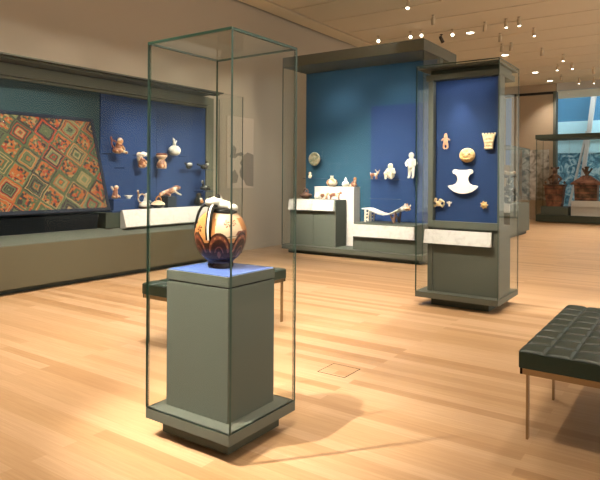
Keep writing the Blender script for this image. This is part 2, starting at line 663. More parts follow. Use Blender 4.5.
# ================================================================== CEILING LAMPS
def lamp_spot(x, y, tgt, lit=True, power=60, angle=50, dark=False, light=True, color=WARM, label='', blend=0.7, group='ceiling spotlights', zc=4.55):
    t = thing('ceiling_spotlight', label, 'spotlight', (x, y, zc), 0, group)
    t.scale = (0.8, 0.8, 0.8)
    d = (Vector(tgt) - Vector((x, y, zc - 0.12))).normalized()
    q = d.to_track_quat('-Z', 'Y')
    m = M['dcan'] if dark else M['can']
    bm = bmesh.new()
    add_lathe(bm, [(0, 0), (0.045, 0), (0.045, -0.015), (0.010, -0.018), (0.010, -0.12), (0, -0.12)], 14)
    obj('stem', bm, m, t)
    bm = bmesh.new()
    add_lathe(bm, [(0, 0.09), (0.035, 0.085), (0.045, 0.05), (0.048, -0.11), (0.041, -0.11), (0.039, -0.08), (0, -0.08)], 18)
    h = obj('lamp_head', bm, m, t, loc=(0, 0, -0.13))
    h.rotation_mode = 'QUATERNION'
    h.rotation_quaternion = q
    if lit:
        bm = bmesh.new()
        add_lathe(bm, [(0, -0.088), (0.037, -0.088), (0.037, -0.094), (0.020, -0.104), (0, -0.107)], 18)
        obj('bulb', bm, M['lamp'], h, label='glowing bulb')
    if light and power > 0:
        c = Vector((0, 0, -0.13)) + q @ Vector((0, 0, -0.13))
        l = spot_light('spotlight_beam', (0, 0, 0), (0, 0, -1), power, angle, blend, color, 0.03)
        l.parent = t
        l.location = c
        l.rotation_euler = q.to_euler()
    return t


def downlight(x, y, label):
    t = thing('recessed_downlight', label, 'downlight', (x, y, 4.55), 0, 'recessed ceiling downlights')
    bm = bmesh.new()
    add_lathe(bm, [(0.115, 0.0), (0.120, -0.008), (0.095, -0.012), (0.075, 0.0)], 24)
    obj('trim_ring', bm, M['ceil'], t)
    bm = bmesh.new()
    add_lathe(bm, [(0, -0.006), (0.075, -0.006), (0.075, 0.0), (0, 0.0)], 24)
    obj('lens', bm, M['lamp'], t, label='glowing lens')
    spot_l = spot_light('downlight_beam', (0, 0, 0), (0, 0, -1), 220, 95, 0.8, WARM, 0.05)
    spot_l.parent = t
    spot_l.location = (0, 0, -0.03)
    return t


# lamps seen in the photograph
lamp_spot(-4.30, 9.56, (-3.6, 7.0, 0), True, 160, 60, label='ceiling spotlight cut by the top edge, above the tall wide case')
lamp_spot(-5.95, 11.65, (-2.0, 4.0, 0.5), True, 60, 60, label='lit ceiling spotlight nearest the left wall, just over the wide case header')
lamp_spot(-5.20, 11.70, (-1.6, 4.0, 0.5), True, 60, 60, label='lit spotlight left of the bright pair over the wide case corner')
lamp_spot(-4.95, 11.70, (-1.2, 4.0, 0.5), True, 60, 60, label='bright round spotlight right above the wide case corner')
lamp_spot(-4.37, 12.0, (-1.2, 4.0, 0.5), True, 80, 60, label='glowing white spotlight left of the first round downlight')
lamp_spot(-4.30, 10.75, (-4.9, 12, 0), False, 0, 50, label='long tan spotlight can pointing away, nearest the camera left of centre')
lamp_spot(-4.73, 12.3, (-3.9, 13.5, 2.0), False, 0, 50, True, label='small dark spotlight can between the wide case and the white lamp')
lamp_spot(-3.62, 11.80, (-4.3, 13, 0), False, 0, 50, label='unlit tan spotlight can left of the lit pair')
lamp_spot(-3.20, 11.80, (-2.6, 10.9, 0), True, 60, 60, label='left one of the lit pair of spotlights above the tall case')
lamp_spot(-2.95, 11.80, (-2.2, 11.1, 0), True, 60, 60, label='right one of the lit pair of spotlights above the tall case')
lamp_spot(-2.90, 12.82, (-2.2, 12.1, 0), True, 60, 60, label='lone lit spotlight tilted right, behind the lit pair')
lamp_spot(-3.62, 12.90, (-4.2, 14, 0), False, 0, 50, label='unlit tan can in the row of the lone lit spotlight')
lamp_spot(-3.87, 13.93, (-4.5, 15, 0), False, 0, 50, label='left can of the close unlit pair over the tall case')
lamp_spot(-3.66, 13.93, (-4.3, 15, 0), False, 0, 50, label='right can of the close unlit pair over the tall case')
lamp_spot(-3.18, 14.90, (-3.8, 16.1, 0), False, 0, 50, label='unlit tan can right of the tall case, in mid ceiling')
lamp_spot(-2.89, 15.92, (-2.7, 14.8, 0), True, 60, 60, label='topmost spotlight of the far group of three')
lamp_spot(-3.26, 17.2, (-3.5, 16.0, 0), True, 60, 60, label='lower left lamp of the far group of three')
lamp_spot(-2.89, 17.2, (-2.6, 16.0, 0), True, 60, 60, label='lower right lamp of the far group of three')
lamp_spot(-3.50, 19.0, (-3.6, 20.2, 0), False, 0, 50, label='tiny unlit can below the far group of three')
lamp_spot(-2.50, 18.2, (-2.5, 19.5, 1), False, 0, 50, label='unlit can near the right edge above the far window')
lamp_spot(-3.14, 19.9, (-3.4, 19.0, 0), True, 90, 60, label='left lamp of the farthest pair at the right edge')
lamp_spot(-2.75, 20.1, (-2.7, 19.3, 0), True, 90, 60, label='right lamp of the farthest pair at the right edge')
downlight(-4.15, 12.5, 'round downlight beside the glowing white spotlight, nearest of the downlights')
downlight(-4.15, 15.24, 'round downlight directly over the tall case corner')
downlight(-4.07, 18.2, 'round downlight above the tan far wall')
downlight(-4.02, 20.0, 'farthest round downlight beside the window head')
# lamps of the near half of the room, above the frame: they light what the photograph shows
near = [
    ((-3.2, 3.2), (-4.4, 4.4), 665, 70), ((-4.6, 6.2), (-4.4, 5.2), 598, 75), ((-2.6, 6.8), (-3.3, 6.3), 598, 70),
    ((-2.0, 4.6), (-2.6, 4.4), 398, 75), ((-0.2, 5.2), (-1.0, 4.8), 257, 75), ((0.3, 7.5), (0.2, 7.2), 598, 80),
    ((-1.4, 9.5), (-1.2, 9.0), 598, 85), ((-4.6, 1.8), (-4.3, 3.0), 598, 75), ((-0.6, 1.2), (-1.9, 2.4), 336, 60),
    ((-2.6, 0.5), (-3.2, 1.8), 331, 70), ((-1.5, 14.5), (-1.5, 14.5), 731, 95),
    ((0.5, 17), (0.2, 17), 731, 95), 
]
for (x, y), (tx, ty), p, a in near:
    lamp_spot(x, y, (tx, ty, 0), True, p, a, label='lit ceiling spotlight over the near part of the gallery, above the photo', group='spotlights above the near floor')
aimed = [
    ((-2.9, 3.3), (-2.04, 5.95, 1.35), 1312, 24, 'lit ceiling spotlight aimed at the gold ornaments in the tall case'),
    ((-4.6, 5.4), (-4.55, 9.0, 0.95), 2625, 40, 'lit ceiling spotlight aimed at the figures in the wide case'),
    ((-5.9, 5.6), (-5.6, 9.0, 0.95), 1625, 32, 'lit ceiling spotlight aimed at the disc and pots in the wide case'),
    ((-3.3, 5.2), (-6.8, 5.75, 1.30), 1187, 26, 'lit ceiling spotlight aimed at the left half of the wall case vessels'),
    ((-3.3, 7.3), (-6.8, 6.65, 1.30), 1062, 24, 'lit ceiling spotlight aimed at the right half of the wall case vessels'),
    ((-3.4, 3.0), (-6.7, 3.9, 1.45), 812, 36, 'lit ceiling spotlight aimed at the patterned textile'),
    ((-0.9, 1.0), (-2.1, 2.3, 1.0), 537, 22, 'lit ceiling spotlight aimed at the big painted jar from the right'),
    ((-3.1, 0.4), (-2.2, 2.2, 0.6), 2200, 26, 'lit ceiling spotlight aimed at the jar pedestal from the left'),
]
for (x, y), tg, p, a, lab in aimed:
    lamp_spot(x, y, tg, True, p, a, label=lab, blend=1.0, color=NEUT, group='spotlights aimed at the exhibits')
# wall washers for the left wall
for y in (0.6, 1.7, 2.8, 3.9, 5.0, 6.1, 7.2, 8.3, 9.4):
    lamp_spot(-3.6, y, (-6.95, y, 1.05), True, 105, 56, blend=0.25, label='wall washing ceiling spotlight aimed at the left wall', group='wall washers')


# ================================================================== FOREGROUND CASE
fc = thing('glass_display_case', 'tall clear glass case on a green plinth, nearest, holding the big painted jar', 'display case', (-2.08, 2.29, 0))
cx, cy = -2.08, 2.29
X0, X1, Y0, Y1 = -2.372 - cx, -1.793 - cx, 2.024 - cy, 2.557 - cy
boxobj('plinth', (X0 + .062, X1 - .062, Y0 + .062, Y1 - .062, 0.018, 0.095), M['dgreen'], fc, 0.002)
boxobj('plinth_foot_shade', (X0 + .10, X1 - .10, Y0 + .10, Y1 - .10, 0.0, 0.018), M['slot'], fc)  # near-black colour paints the shadow in the recess under the plinth
boxobj('base_slab', (X0, X1, Y0, Y1, 0.095, 0.15), M['green'], fc, 0.003)
glass_box(fc, X0, X1, Y0, Y1, 0.15, 2.04, 0.013)

pd = thing('display_pedestal', 'grey green square pedestal with blue top inside the nearest glass case', 'pedestal', (-2.098, 2.297, 0.15))
hx, hy = 0.216, 0.185
boxobj('pedestal_body', (-hx, hx, -hy, hy, 0.0, 0.655), M['green'], pd, 0.003)
boxobj('shadow_gap', (-hx + .008, hx - .008, -hy + .008, hy - .008, 0.655, 0.663), M['slot'], pd)
boxobj('pedestal_cap', (-hx - .001, hx + .001, -hy - .001, hy + .001, 0.663, 0.714), M['green'], pd, 0.002)
boxobj('top_pad', (-hx + .006, hx - .006, -hy + .006, hy - .006, 0.714, 0.718), M['pad'], pd, label='glossy periwinkle blue top')

# ------------------------------------------------------------------ the painted jar
jar = thing('effigy_jar', 'large round painted jar with cream animal head and scalloped brown bands on the pedestal', 'jar', (-2.128, 2.325, 0.868), math.radians(-47))
jar.scale = (0.80, 0.80, 0.94)
prof = [(0.085, 0.0), (0.088, 0.012), (0.082, 0.028), (0.088, 0.040), (0.112, 0.055), (0.138, 0.080), (0.158, 0.112), (0.171, 0.150), (0.176, 0.185),
        (0.173, 0.218), (0.162, 0.250), (0.143, 0.280), (0.118, 0.303), (0.090, 0.318), (0.062, 0.327), (0.05, 0.335)]


def prof_r(z):
    for (r0, z0), (r1, z1) in zip(prof, prof[1:]):
        if z0 <= z <= z1:
            t = (z - z0) / (z1 - z0)
            t = t * t * (3 - 2 * t) if False else t
            return r0 + (r1 - r0) * t
    return prof[-1][0]


bm = bmesh.new()
SEG, ROW = 220, 120
rows = []
for i in range(ROW + 1):
    z = 0.335 * i / ROW
    # smooth profile
    r = sum(prof_r(min(0.335, max(0, z + d))) for d in (-0.006, -0.003, 0, 0.003, 0.006)) / 5
    rows.append([bm.verts.new((r * math.cos(2 * PI * k / SEG), r * math.sin(2 * PI * k / SEG), z)) for k in range(SEG)])
for i in range(ROW):
    z = 0.335 * (i + .5) / ROW
    for k in range(SEG):
        f = bm.faces.new((rows[i][k], rows[i][(k + 1) % SEG], rows[i + 1][(k + 1) % SEG], rows[i + 1][k]))
        f.smooth = True
        a = (2 * PI * (k + .5) / SEG + PI) % (2 * PI) - PI       # 0 faces the camera, + is right
        per = math.radians(58)
        u = ((a + per * 0.52 + math.radians(4)) % per) / per - 0.5            # -0.5..0.5 in one medallion
        # elliptical medallion centred at z=.095
        e = math.sqrt((u / 0.49) ** 2 + ((z - 0.082) / 0.126) ** 2)
        dots = (math.sin(math.atan2((z - 0.075) / 0.118, u / 0.47) * 14) > 0.35)
        if z < 0.062:
            mi = 1
        elif z < 0.095 and e > 0.36:
            mi = 0
        elif e < 0.16:
            mi = 5
        elif e < 0.34:
            mi = 0
        elif e < 0.40:
            mi = 5
        elif e < 0.70:
            mi = 0
        elif e < 0.88:
            mi = 2 if (dots and 0.77 < e < 0.82) else 5
        elif e < 1.0:
            mi = 0
        elif z < 0.150:
            mi = 0
        else:
            mi = 2
            # cream field above, right of the handle
            if 0.175 < z < 0.285 and -0.25 + (z - .175) * .5 < a < 1.0 - (z - 0.175) * 1.5:
                mi = 3
            if 0.190 < z < 0.214 and abs(a - 0.95 - (z - .2) * 6) < 0.33:
                mi = 5
            if z > 0.285 and -0.3 < a < 1.2:
                mi = 3
            # small glyphs
            for ga, gz in ((-0.95, 0.225), (0.25, 0.255), (-1.35, 0.245), (0.55, 0.262)):
                da, dz = (a - ga) * 0.16, z - gz
                rr = math.hypot(da, dz)
                if rr < 0.021 and math.sin(math.atan2(dz, da) * 5 + rr * 260) > 0.2:
                    mi = 5 if ga > 0 else 1
            # sweeping black line
            if abs((z - 0.176) - 0.01 * math.sin(a * 3)) < 0.0022 and -0.3 < a < 0.8:
                mi = 1
        f.material_index = mi
bm.faces.new(rows[0][::-1])
bm.faces.new(rows[-1])
obj('jar_body', bm, [M['v_dark'], M['v_base'], M['v_orange'], M['v_cream'], M['v_white'], M['redbrown']], jar)


def jarhead(b):
    add_ball(b, (0.0, -0.005, 0.355), (0.080, 0.092, 0.034), 3, Euler((math.radians(-8), 0, 0)))
    add_ball(b, (0.02, -0.045, 0.372), (0.07, 0.062, 0.030), 3)
    add_ball(b, (0.03, 0.075, 0.338), (0.045, 0.040, 0.026), 3)
    add_ball(b, (0.01, -0.01, 0.385), (0.022, 0.022, 0.03), 2)


sculpt('animal_head', jarhead, M['v_white'], jar, 0.005, label='cream animal head forming the rim')
bm = bmesh.new()
add_ball(bm, (0.022, 0.020, 0.318), (0.092, 0.088, 0.026), 3)
obj('mouth_band', bm, M['v_black'], jar, label='black band under the head')
for dy, dz in ((-0.072, 0.388), (-0.022, 0.402)):
    bm = bmesh.new()
    add_ball(bm, (0.035, dy, dz), 0.019, 3)
    obj('eye_knob', bm, M['v_black'], jar, label='black round knob')


def strap(ang, name, rr, z_end):
    """flat handle arching from the head down to the shoulder, black edges and white middle"""
    bm = bmesh.new()
    ca, sa = math.cos(ang), math.sin(ang)
    tx, ty = -sa, ca
    path = [(0.085, 0.358), (0.112, 0.360), (0.140, 0.345), (0.158, 0.318), (0.168, 0.290), (0.175, 0.262), (0.180, 0.235), (0.180, 0.21), (z_end and 0.172, z_end)]
    offs = [(-0.021, 0), (-0.009, 1), (0.009, 1), (0.021, 0)]
    sec = []
    for i, (r, z) in enumerate(path):
        ring = []
        for o_, th in [(-0.020, 0.0), (-0.007, 0.003), (0.007, 0.003), (0.020, 0.0), (0.020, -0.014), (-0.020, -0.014)]:
            nr = (r + rr) + th * (1 if i > 1 else 0.2)
            nz = z + (th if i <= 1 else th * .3)
            ring.append(bm.verts.new((ca * nr + tx * o_, sa * nr + ty * o_, nz)))
        sec.append(ring)
    mi = [1, 0, 1, 1, 1, 1]
    for i in range(len(sec) - 1):
        for k in range(6):
            f = bm.faces.new((sec[i][k], sec[i][(k + 1) % 6], sec[i + 1][(k + 1) % 6], sec[i + 1][k]))
            f.material_index = mi[k]
            f.smooth = False
    bm.faces.new(sec[0][::-1]).material_index = 1
    bm.faces.new(sec[-1]).material_index = 1
    return obj(name, bm, [M['v_white'], M['v_black']], jar, label='black strap with a white stripe')


strap(math.radians(-28), 'strap_handle', 0.0, 0.165)
strap(math.radians(-88), 'strap_handle', -0.006, 0.165)

# ================================================================== TALL CASE (middle right)
tc = thing('tall_display_case', 'tall green and glass case with gold ornaments on blue, right of centre', 'display case', (-2.07, 6.17, 0))
ox, oy = -2.07, 6.17


def tb(name, b, mat, bevel=0.0, label=None, par=None):
    return boxobj(name, (b[0] - ox, b[1] - ox, b[2] - oy, b[3] - oy, b[4], b[5]), mat, par or tc, bevel, label)


TX0, TX1, TY0, TY1 = -2.508, -1.632, 5.80, 6.56
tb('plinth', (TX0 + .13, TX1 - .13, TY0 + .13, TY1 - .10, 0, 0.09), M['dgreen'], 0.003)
tb('base_slab', (TX0, TX1, TY0, TY1, 0.09, 0.15), M['green'], 0.003)
glass_box(tc, TX0 - ox, TX1 - ox, TY0 - oy, TY1 - oy, 0.15, 2.545, 0.010)
tb('lower_cabinet', (-2.355, -1.675, 5.915, 6.40, 0.15, 0.86), M['green'], 0.003)
tb('side_panel', (-2.41, -2.355, 5.90, 6.06, 0.15, 2.42), M['green'], 0.002)
tb('side_panel', (-1.675, -1.650, 5.90, 6.06, 0.15, 2.42), M['green'], 0.002)
tb('back_panel', (-2.355, -1.675, 5.975, 6.05, 0.86, 2.42), M['blue'], label='royal blue fabric panel')
tb('deck', (-2.355, -1.675, 5.92, 5.975, 0.86, 0.885), M['blue'])
tb('header', (-2.43, -1.65, 5.88, 6.45, 2.40, 2.46), M['green'], 0.002)
tb('canopy', (TX0 + .012, TX1 - .012, TY0 + .012, TY1 - .012, 2.515, 2.535), M['green'])
tb('canopy', (-2.40, -1.68, 5.95, 6.43, 2.46, 2.515), M['dgreen'])
tb('deck_edge', (-2.40, -1.655, 5.885, 5.92, 0.83, 0.905), M['green'], 0.002)
bm = bmesh.new()
add_prism(bm, [(5.845 - oy, 0.665), (5.898 - oy, 0.665), (5.898 - oy, 0.81), (5.880 - oy, 0.81)], 'x', -2.435 - ox, -1.725 - ox)
obj('label_rail', bm, M['label'], tc, label='slanted white label strip')
strip = area_light('case_light', (-2.02 - ox, 5.845 - oy, 2.395), (-2.02 - ox, 5.93 - oy, 1.6), 1.3, 0.60, 0.02, (0.95, 0.95, 1.0))
strip.parent = tc
spot_light('case_light', (-2.10 - ox, 5.830 - oy, 2.39), (-2.03 - ox, 5.93 - oy, 1.1), 26, 60, 1.0, (0.95, 0.95, 1.0), 0.008).parent = tc



def pin(parent, y1, z=0, x=0, y0=0.0):
    """thin rod that carries a mounted piece off the panel behind it"""
    bm = bmesh.new()
    add_tube(bm, [(x, y0, z), (x, y1, z)], 0.004, 8)
    obj('mounting_pin', bm, M['steel'], parent)


PY = 5.975   # panel face
# copper figure
def fig_a(b):
    add_ball(b, (0, 0, 0.135), (0.022, 0.014, 0.026))
    add_ball(b, (0, 0, 0.155), (0.018, 0.012, 0.016))
    add_ball(b, (0, 0, 0.085), (0.026, 0.014, 0.040))
    for s in (-1, 1):
        add_capsule(b, (s * .024, 0, .112), (s * .042, 0, .098), .009)
        add_capsule(b, (s * .020, 0, .060), (s * .022, -.002, .022), .010)
        add_capsule(b, (s * .022, 0, .020), (s * .010, -.005, .008), .009)
    add_capsule(b, (-.02, 0, .055), (.02, 0, .055), .010)


g = thing('ornament_figure', 'small pinkish copper figure pendant at upper left of the tall case', 'ornament', (-2.230, 5.940, 1.665))
sculpt('figure_body', fig_a, M['copper'], g, 0.003)
pin(g, 0.04, 0.085)


def crown(b):
    n = 5
    pts = [(-0.040, 0.0), (0.040, 0.0), (0.046, 0.07), (0.066, 0.150), (-0.066, 0.150), (-0.046, 0.07)]
    add_prism(b, pts, 'y', -0.014, 0.014)
    for i in range(n):
        add_ball(b, (-0.060 + 0.03 * i, 0, 0.158), 0.0125)
    add_capsule(b, (-0.044, -.016, .078), (0.044, -.016, .078), .006)
    add_capsule(b, (-0.040, -.016, .012), (0.040, -.016, .012), .007)
    for s in (-1, 1):
        add_ball(b, (s * .018, -.016, .115), (0.013, .007, .013))
    add_capsule(b, (-.02, -.016, .045), (.02, -.016, .045), .006)


g = thing('flared_ornament', 'flared gold ornament with knobbed top edge at upper right of the tall case', 'ornament', (-1.775, 5.945, 1.655))
sculpt('ornament_body', crown, M['palegold'], g, 0.003)
pin(g, 0.04, 0.085)


def mask(b):
    add_ball(b, (0, 0, 0.080), (0.084, 0.034, 0.076), 3)
    add_ball(b, (0, -0.032, 0.072), (0.013, 0.016, 0.022))
    for s in (-1, 1):
        add_capsule(b, (s * .018, -.028, .105), (s * .052, -.022, .112), .007)
        add_ball(b, (s * .034, -.030, .092), (0.014, .008, .008))
        add_ball(b, (s * .050, -.020, .055), (0.02, .012, .02))
    add_capsule(b, (-.028, -.030, .040), (.028, -.030, .040), .007)
    add_capsule(b, (-.022, -.030, .030), (.022, -.030, .030), .005)


g = thing('gold_mask', 'round hammered gold face mask above the white chest piece in the tall case', 'mask', (-1.998, 5.945, 1.518))
sculpt('mask_face', mask, M['gold'], g, 0.0035)
pin(g, 0.03, 0.08)
for s in (-1, 1):
    bm = bmesh.new(); add_ball(bm, (s * .032, -.037, .091), (.010, .004, .006), 2)
    obj('eye', bm, M['v_black'], g)
bm = bmesh.new(); add_tube(bm, [(-.026, -.035, .035), (.026, -.035, .035)], .003, 6)
obj('mouth', bm, M['v_black'], g)

g = thing('chest_ornament', 'large plain white axe-shaped chest ornament in the middle of the tall case', 'ornament', (-2.040, 5.935, 1.195))
half = [(0.0, 0.0), (0.045, 0.004), (0.095, 0.020), (0.135, 0.048), (0.163, 0.078), (0.150, 0.086), (0.105, 0.092), (0.072, 0.110), (0.056, 0.145), (0.060, 0.180), (0.080, 0.205), (0.105, 0.212), (0.112, 0.232), (0.100, 0.252), (0.075, 0.258), (0.045, 0.250)]
pts = half + [(-x + 0.0, z) for x, z in half[::-1][:-1]]
bm = bmesh.new()
add_prism(bm, pts, 'y', -0.007, 0.007)
obj('ornament_plate', bm, plain('bright_white_sheet', (0.93, 0.90, 0.80), 0.4, var=0.02), g, bevel=0.004)
pin(g, 0.04, 0.16)


def frog(b):
    add_ball(b, (0, 0, 0.045), (0.036, 0.022, 0.034))
    add_ball(b, (0.028, 0, 0.085), (0.026, 0.018, 0.020))
    for sx, sz in ((-1, 1), (-1, -1), (1, -1), (1, 1)):
        add_capsule(b, (0, 0, .045), (sx * .055, 0, .045 + sz * .035), .013)
        add_capsule(b, (sx * .055, 0, .045 + sz * .035), (sx * .080, -.004, .052 + sz * .012), .012)
    add_ball(b, (-.04, 0, .095), .020)


g = thing('gold_frog', 'cream and gold openwork ornament at lower left of the tall case', 'ornament', (-2.305, 5.94, 1.045))
g.scale = (0.78, 0.9, 0.9)
sculpt('ornament_body', frog, M['palegold'], g, 0.003)
pin(g, 0.035, 0.045, 0.0)
g = thing('small_pendant', 'tiny pale three-lobed pendant right of the cream openwork ornament', 'ornament', (-2.19, 5.95, 1.055))
sculpt('pendant_body', lambda b: [add_capsule(b, (0, 0, .01), (0, 0, .035), .010), add_capsule(b, (-.022, 0, .045), (0, 0, .03), .009), add_capsule(b, (.022, 0, .045), (0, 0, .03), .009), add_ball(b, (0, 0, .05), .01)], M['cream'], g, 0.003)
pin(g, 0.035, 0.03)


def goldpend(b):
    add_ball(b, (0, 0, .04), (.030, .018, .032))
    for i in range(7):
        a = 2 * PI * i / 7
        add_ball(b, (.034 * math.cos(a), 0, .04 + .034 * math.sin(a)), .009)
    add_ball(b, (0, -.018, .04), .012)


g = thing('gold_pendant', 'small round gold animal pendant at lower right of the tall case', 'ornament', (-1.820, 5.945, 1.045))
sculpt('pendant_body', goldpend, M['gold'], g, 0.003)
pin(g, 0.04, 0.04)

# ================================================================== WIDE BACK CASE
bc = thing('wide_display_case', 'wide tall green case at the back left of centre, teal and blue inside', 'display case', (-4.89, 9.2, 0))
ox, oy = -4.89, 9.2


def wb(name, b, mat, bevel=0.0, label=None):
    return boxobj(name, (b[0] - ox, b[1] - ox, b[2] - oy, b[3] - oy, b[4], b[5]), mat, bc, bevel, label)


BX0, BX1, BY0, BY1 = -6.25, -3.53, 8.45, 9.90
wb('plinth', (BX0 + .09, BX1 - .09, BY0 + .09, BY1 - .09, 0, 0.07), M['dgreen'])
wb('base_slab', (BX0, BX1, BY0, BY1, 0.07, 0.15), M['green'], 0.003)
glass_box(bc, BX0 - ox, BX1 - ox, BY0 - oy, BY1 - oy, 0.15, 3.35, 0.012, top=False)
wb('header', (BX0, BX1, BY0, BY1, 3.35, 3.53), M['green'], 0.003)
wb('back_panel', (-6.235, -3.60, 9.20, 9.30, 0.15, 3.35), M['teal'], label='teal fabric panel')
wb('blue_panel', (-4.80, -3.64, 9.13, 9.20, 0.52, 2.625), M['blue'], 0.001, label='royal blue fabric panel standing before the teal one')
wb('side_panel', (-3.60, -3.55, 9.18, 9.32, 0.15, 3.35), M['green'])
for x in (-5.4, -4.2):
    spot_light('case_light', (x - ox, 8.60 - oy, 3.32), (x - ox, 9.02 - oy, 0.2), 55, 120, 1.0, (0.95, 0.95, 1.0), 0.02).parent = bc

strip = area_light('case_light', (-4.9 - ox, 8.62 - oy, 3.345), (-4.9 - ox, 8.95 - oy, 1.8), 10, 2.3, 0.03, (0.95, 0.95, 1.0))
strip.parent = bc
# stepped plinths inside
lp = thing('left_case_plinth', 'low green plinth with white slanted labels at the left of the wide case', 'plinth', (-5.68, 8.83, 0.15))
boxobj('plinth_body', (-0.47, 0.03, -0.26, 0.12, 0, 0.82), M['green'], lp, 0.002)
boxobj('plinth_body', (0.036, 0.50, -0.26, 0.10, 0, 0.82), M['green'], lp, 0.002)
for a, b_ in ((-0.47, 0.025), (0.040, 0.48)):
    bm = bmesh.new()
    add_prism(bm, [(-0.32, 0.63), (-0.265, 0.63), (-0.265, 0.82), (-0.29, 0.82)], 'x', a, b_)
    obj('label_rail', bm, M['label'], lp, label='slanted white label strip')
wp = thing('white_case_plinth', 'taller white plinth behind the low left one in the wide case', 'plinth', (-5.45, 9.08, 0.15))
boxobj('plinth_body', (-0.43, 0.40, -0.11, 0.115, 0.0, 1.035), M['white'], wp, 0.002)
boxobj('cap', (-0.435, 0.405, -0.112, 0.116, 1.035, 1.045), M['white'], wp)
rp = thing('right_case_plinth', 'low wide green plinth under the curved animal seat in the wide case', 'plinth', (-4.25, 8.80, 0.15))
boxobj('plinth_body', (-0.58, 0.56, -0.24, 0.32, 0, 0.43), M['green'], rp, 0.002)
boxobj('top_pad', (-0.57, 0.55, -0.23, 0.32, 0.43, 0.455), M['green'], rp)
bm = bmesh.new()
add_prism(bm, [(-0.30, 0.23), (-0.245, 0.23), (-0.245, 0.43), (-0.27, 0.43)], 'x', -0.58, 0.54)
obj('label_rail', bm, M['label'], rp, label='slanted white label strip')

# disc
g = thing('metal_disc', 'round green-gold disc mounted on the teal panel', 'disc', (-5.98, 9.13, 1.60))
bm = bmesh.new()
add_lathe(bm, [(0, 0.016), (0.03, 0.020), (0.045, 0.012), (0.085, 0.010), (0.095, 0.018), (0.125, 0.012), (0.130, 0), (0, -0.004)], 40)
o = obj('disc_plate', bm, M['bronze'], g, loc=(0, -0.02, 0.11)); o.rotation_euler = (PI / 2, 0, 0)
pin(g, 0.07, 0.11)


def small_shelf(x0, x1, y0, y1, z, label, grp='exhibit shelves in the wide case'):
    o = pane((-(x1 - x0) / 2, (x1 - x0) / 2, -(y1 - y0), 0, -0.008, 0), None, 'wall_shelf')
    o.data.materials[1] = M['shelf']
    o.location = ((x0 + x1) / 2, y1, z)
    tag(o, label, 'shelf', grp)
    return o


small_shelf(-6.16, -5.74, 8.98, 9.20, 1.345, 'thin dark blue shelf under the tiny figure, left on the teal panel')
g = thing('tiny_figurine', 'tiny pale figurine on the thin shelf below the disc', 'figurine', (-6.06, 9.08, 1.345))
sculpt('figurine_body', lambda b: [add_ball(b, (0, 0, .035), (.035, .03, .04)), add_ball(b, (0, 0, .095), (.028, .025, .03)), add_capsule(b, (.03, 0, .06), (.045, -.02, .04), .012)], M['cream'], g, 0.005)

g = thing('handled_bowl', 'dark brown bowl with an arched handle at the left end of the low plinth', 'bowl', (-5.93, 8.76, 0.97))
bm = bmesh.new()
add_lathe(bm, [(0, 0), (0.05, 0), (0.10, 0.035), (0.115, 0.065), (0.10, 0.09), (0.06, 0.10), (0.03, 0.115), (0.03, 0.13), (0, 0.13)], 28)
obj('bowl_body', bm, M['darkbrown'], g)
bm = bmesh.new()
add_tube(bm, [(0.05 * math.cos(a), 0, 0.12 + 0.06 * math.sin(a)) for a in [i * PI / 8 for i in range(9)]], 0.010, 8)
obj('handle', bm, M['brownc'], g)

g = thing('round_pot', 'round cream pot with narrow pinkish neck on the white plinth', 'pot', (-5.56, 9.06, 1.195))
bm = bmesh.new()
add_lathe(bm, [(0, 0), (0.05, 0), (0.09, 0.03), (0.105, 0.07), (0.09, 0.115), (0.05, 0.14), (0.028, 0.155), (0.026, 0.18), (0.034, 0.20), (0.02, 0.20), (0, 0.18)], 28)
obj('pot_body', bm, M['creamred'], g)
g = thing('bell_figurine', 'small cream bell-shaped figurine, middle one on the white plinth', 'figurine', (-5.27, 9.06, 1.195))
sculpt('figurine_body', lambda b: [add_capsule(b, (0, 0, .05), (0, 0, .075), .065, .04), add_ball(b, (0, 0, .045), (.075, .06, .045)), add_ball(b, (0, 0, .125), (.03, .028, .03)), add_ball(b, (0, 0, .155), (.012, .012, .02))], M['whitec'], g, 0.005)
g = thing('seated_figurine', 'small cream seated figurine at the right end of the white plinth', 'figurine', (-5.10, 9.06, 1.195))
sculpt('figurine_body', lambda b: [add_ball(b, (0, 0, .04), (.06, .055, .04)), add_capsule(b, (0, 0, .05), (.02, 0, .11), .040, .03), add_ball(b, (.03, -.01, .148), (.03, .03, .03)), add_capsule(b, (-.02, -.04, .03), (-.065, -.05, .02), .018), add_capsule(b, (.0, -.03, .09), (-.03, -.05, .05), .014)], M['orangecream'], g, 0.005)


def quad(L, h, r, head=(1, 0.4), tail=True):
    """small four-legged animal facing +x"""
    def f(b):
        add_capsule(b, (-L * .32, 0, h * .62), (L * .25, 0, h * .64), r, r * .95)
        for sx in (-.30, .26):
            for sy in (-1, 1):
                add_capsule(b, (L * sx, sy * r * .6, h * .5), (L * sx, sy * r * .7, r * .38), r * .38)
        add_capsule(b, (L * .28, 0, h * .7), (L * .40, 0, h * .86), r * .6, r * .55)
        add_ball(b, (L * .46, 0, h * .86), (r * .7, r * .6, r * .6))
        for sy in (-1, 1):
            add_ball(b, (L * .42, sy * r * .4, h * 1.02), (r * .2, r * .2, r * .35))
        if tail:
            add_capsule(b, (-L * .38, 0, h * .65), (-L * .5, 0, h * .9), r * .22)
    return f


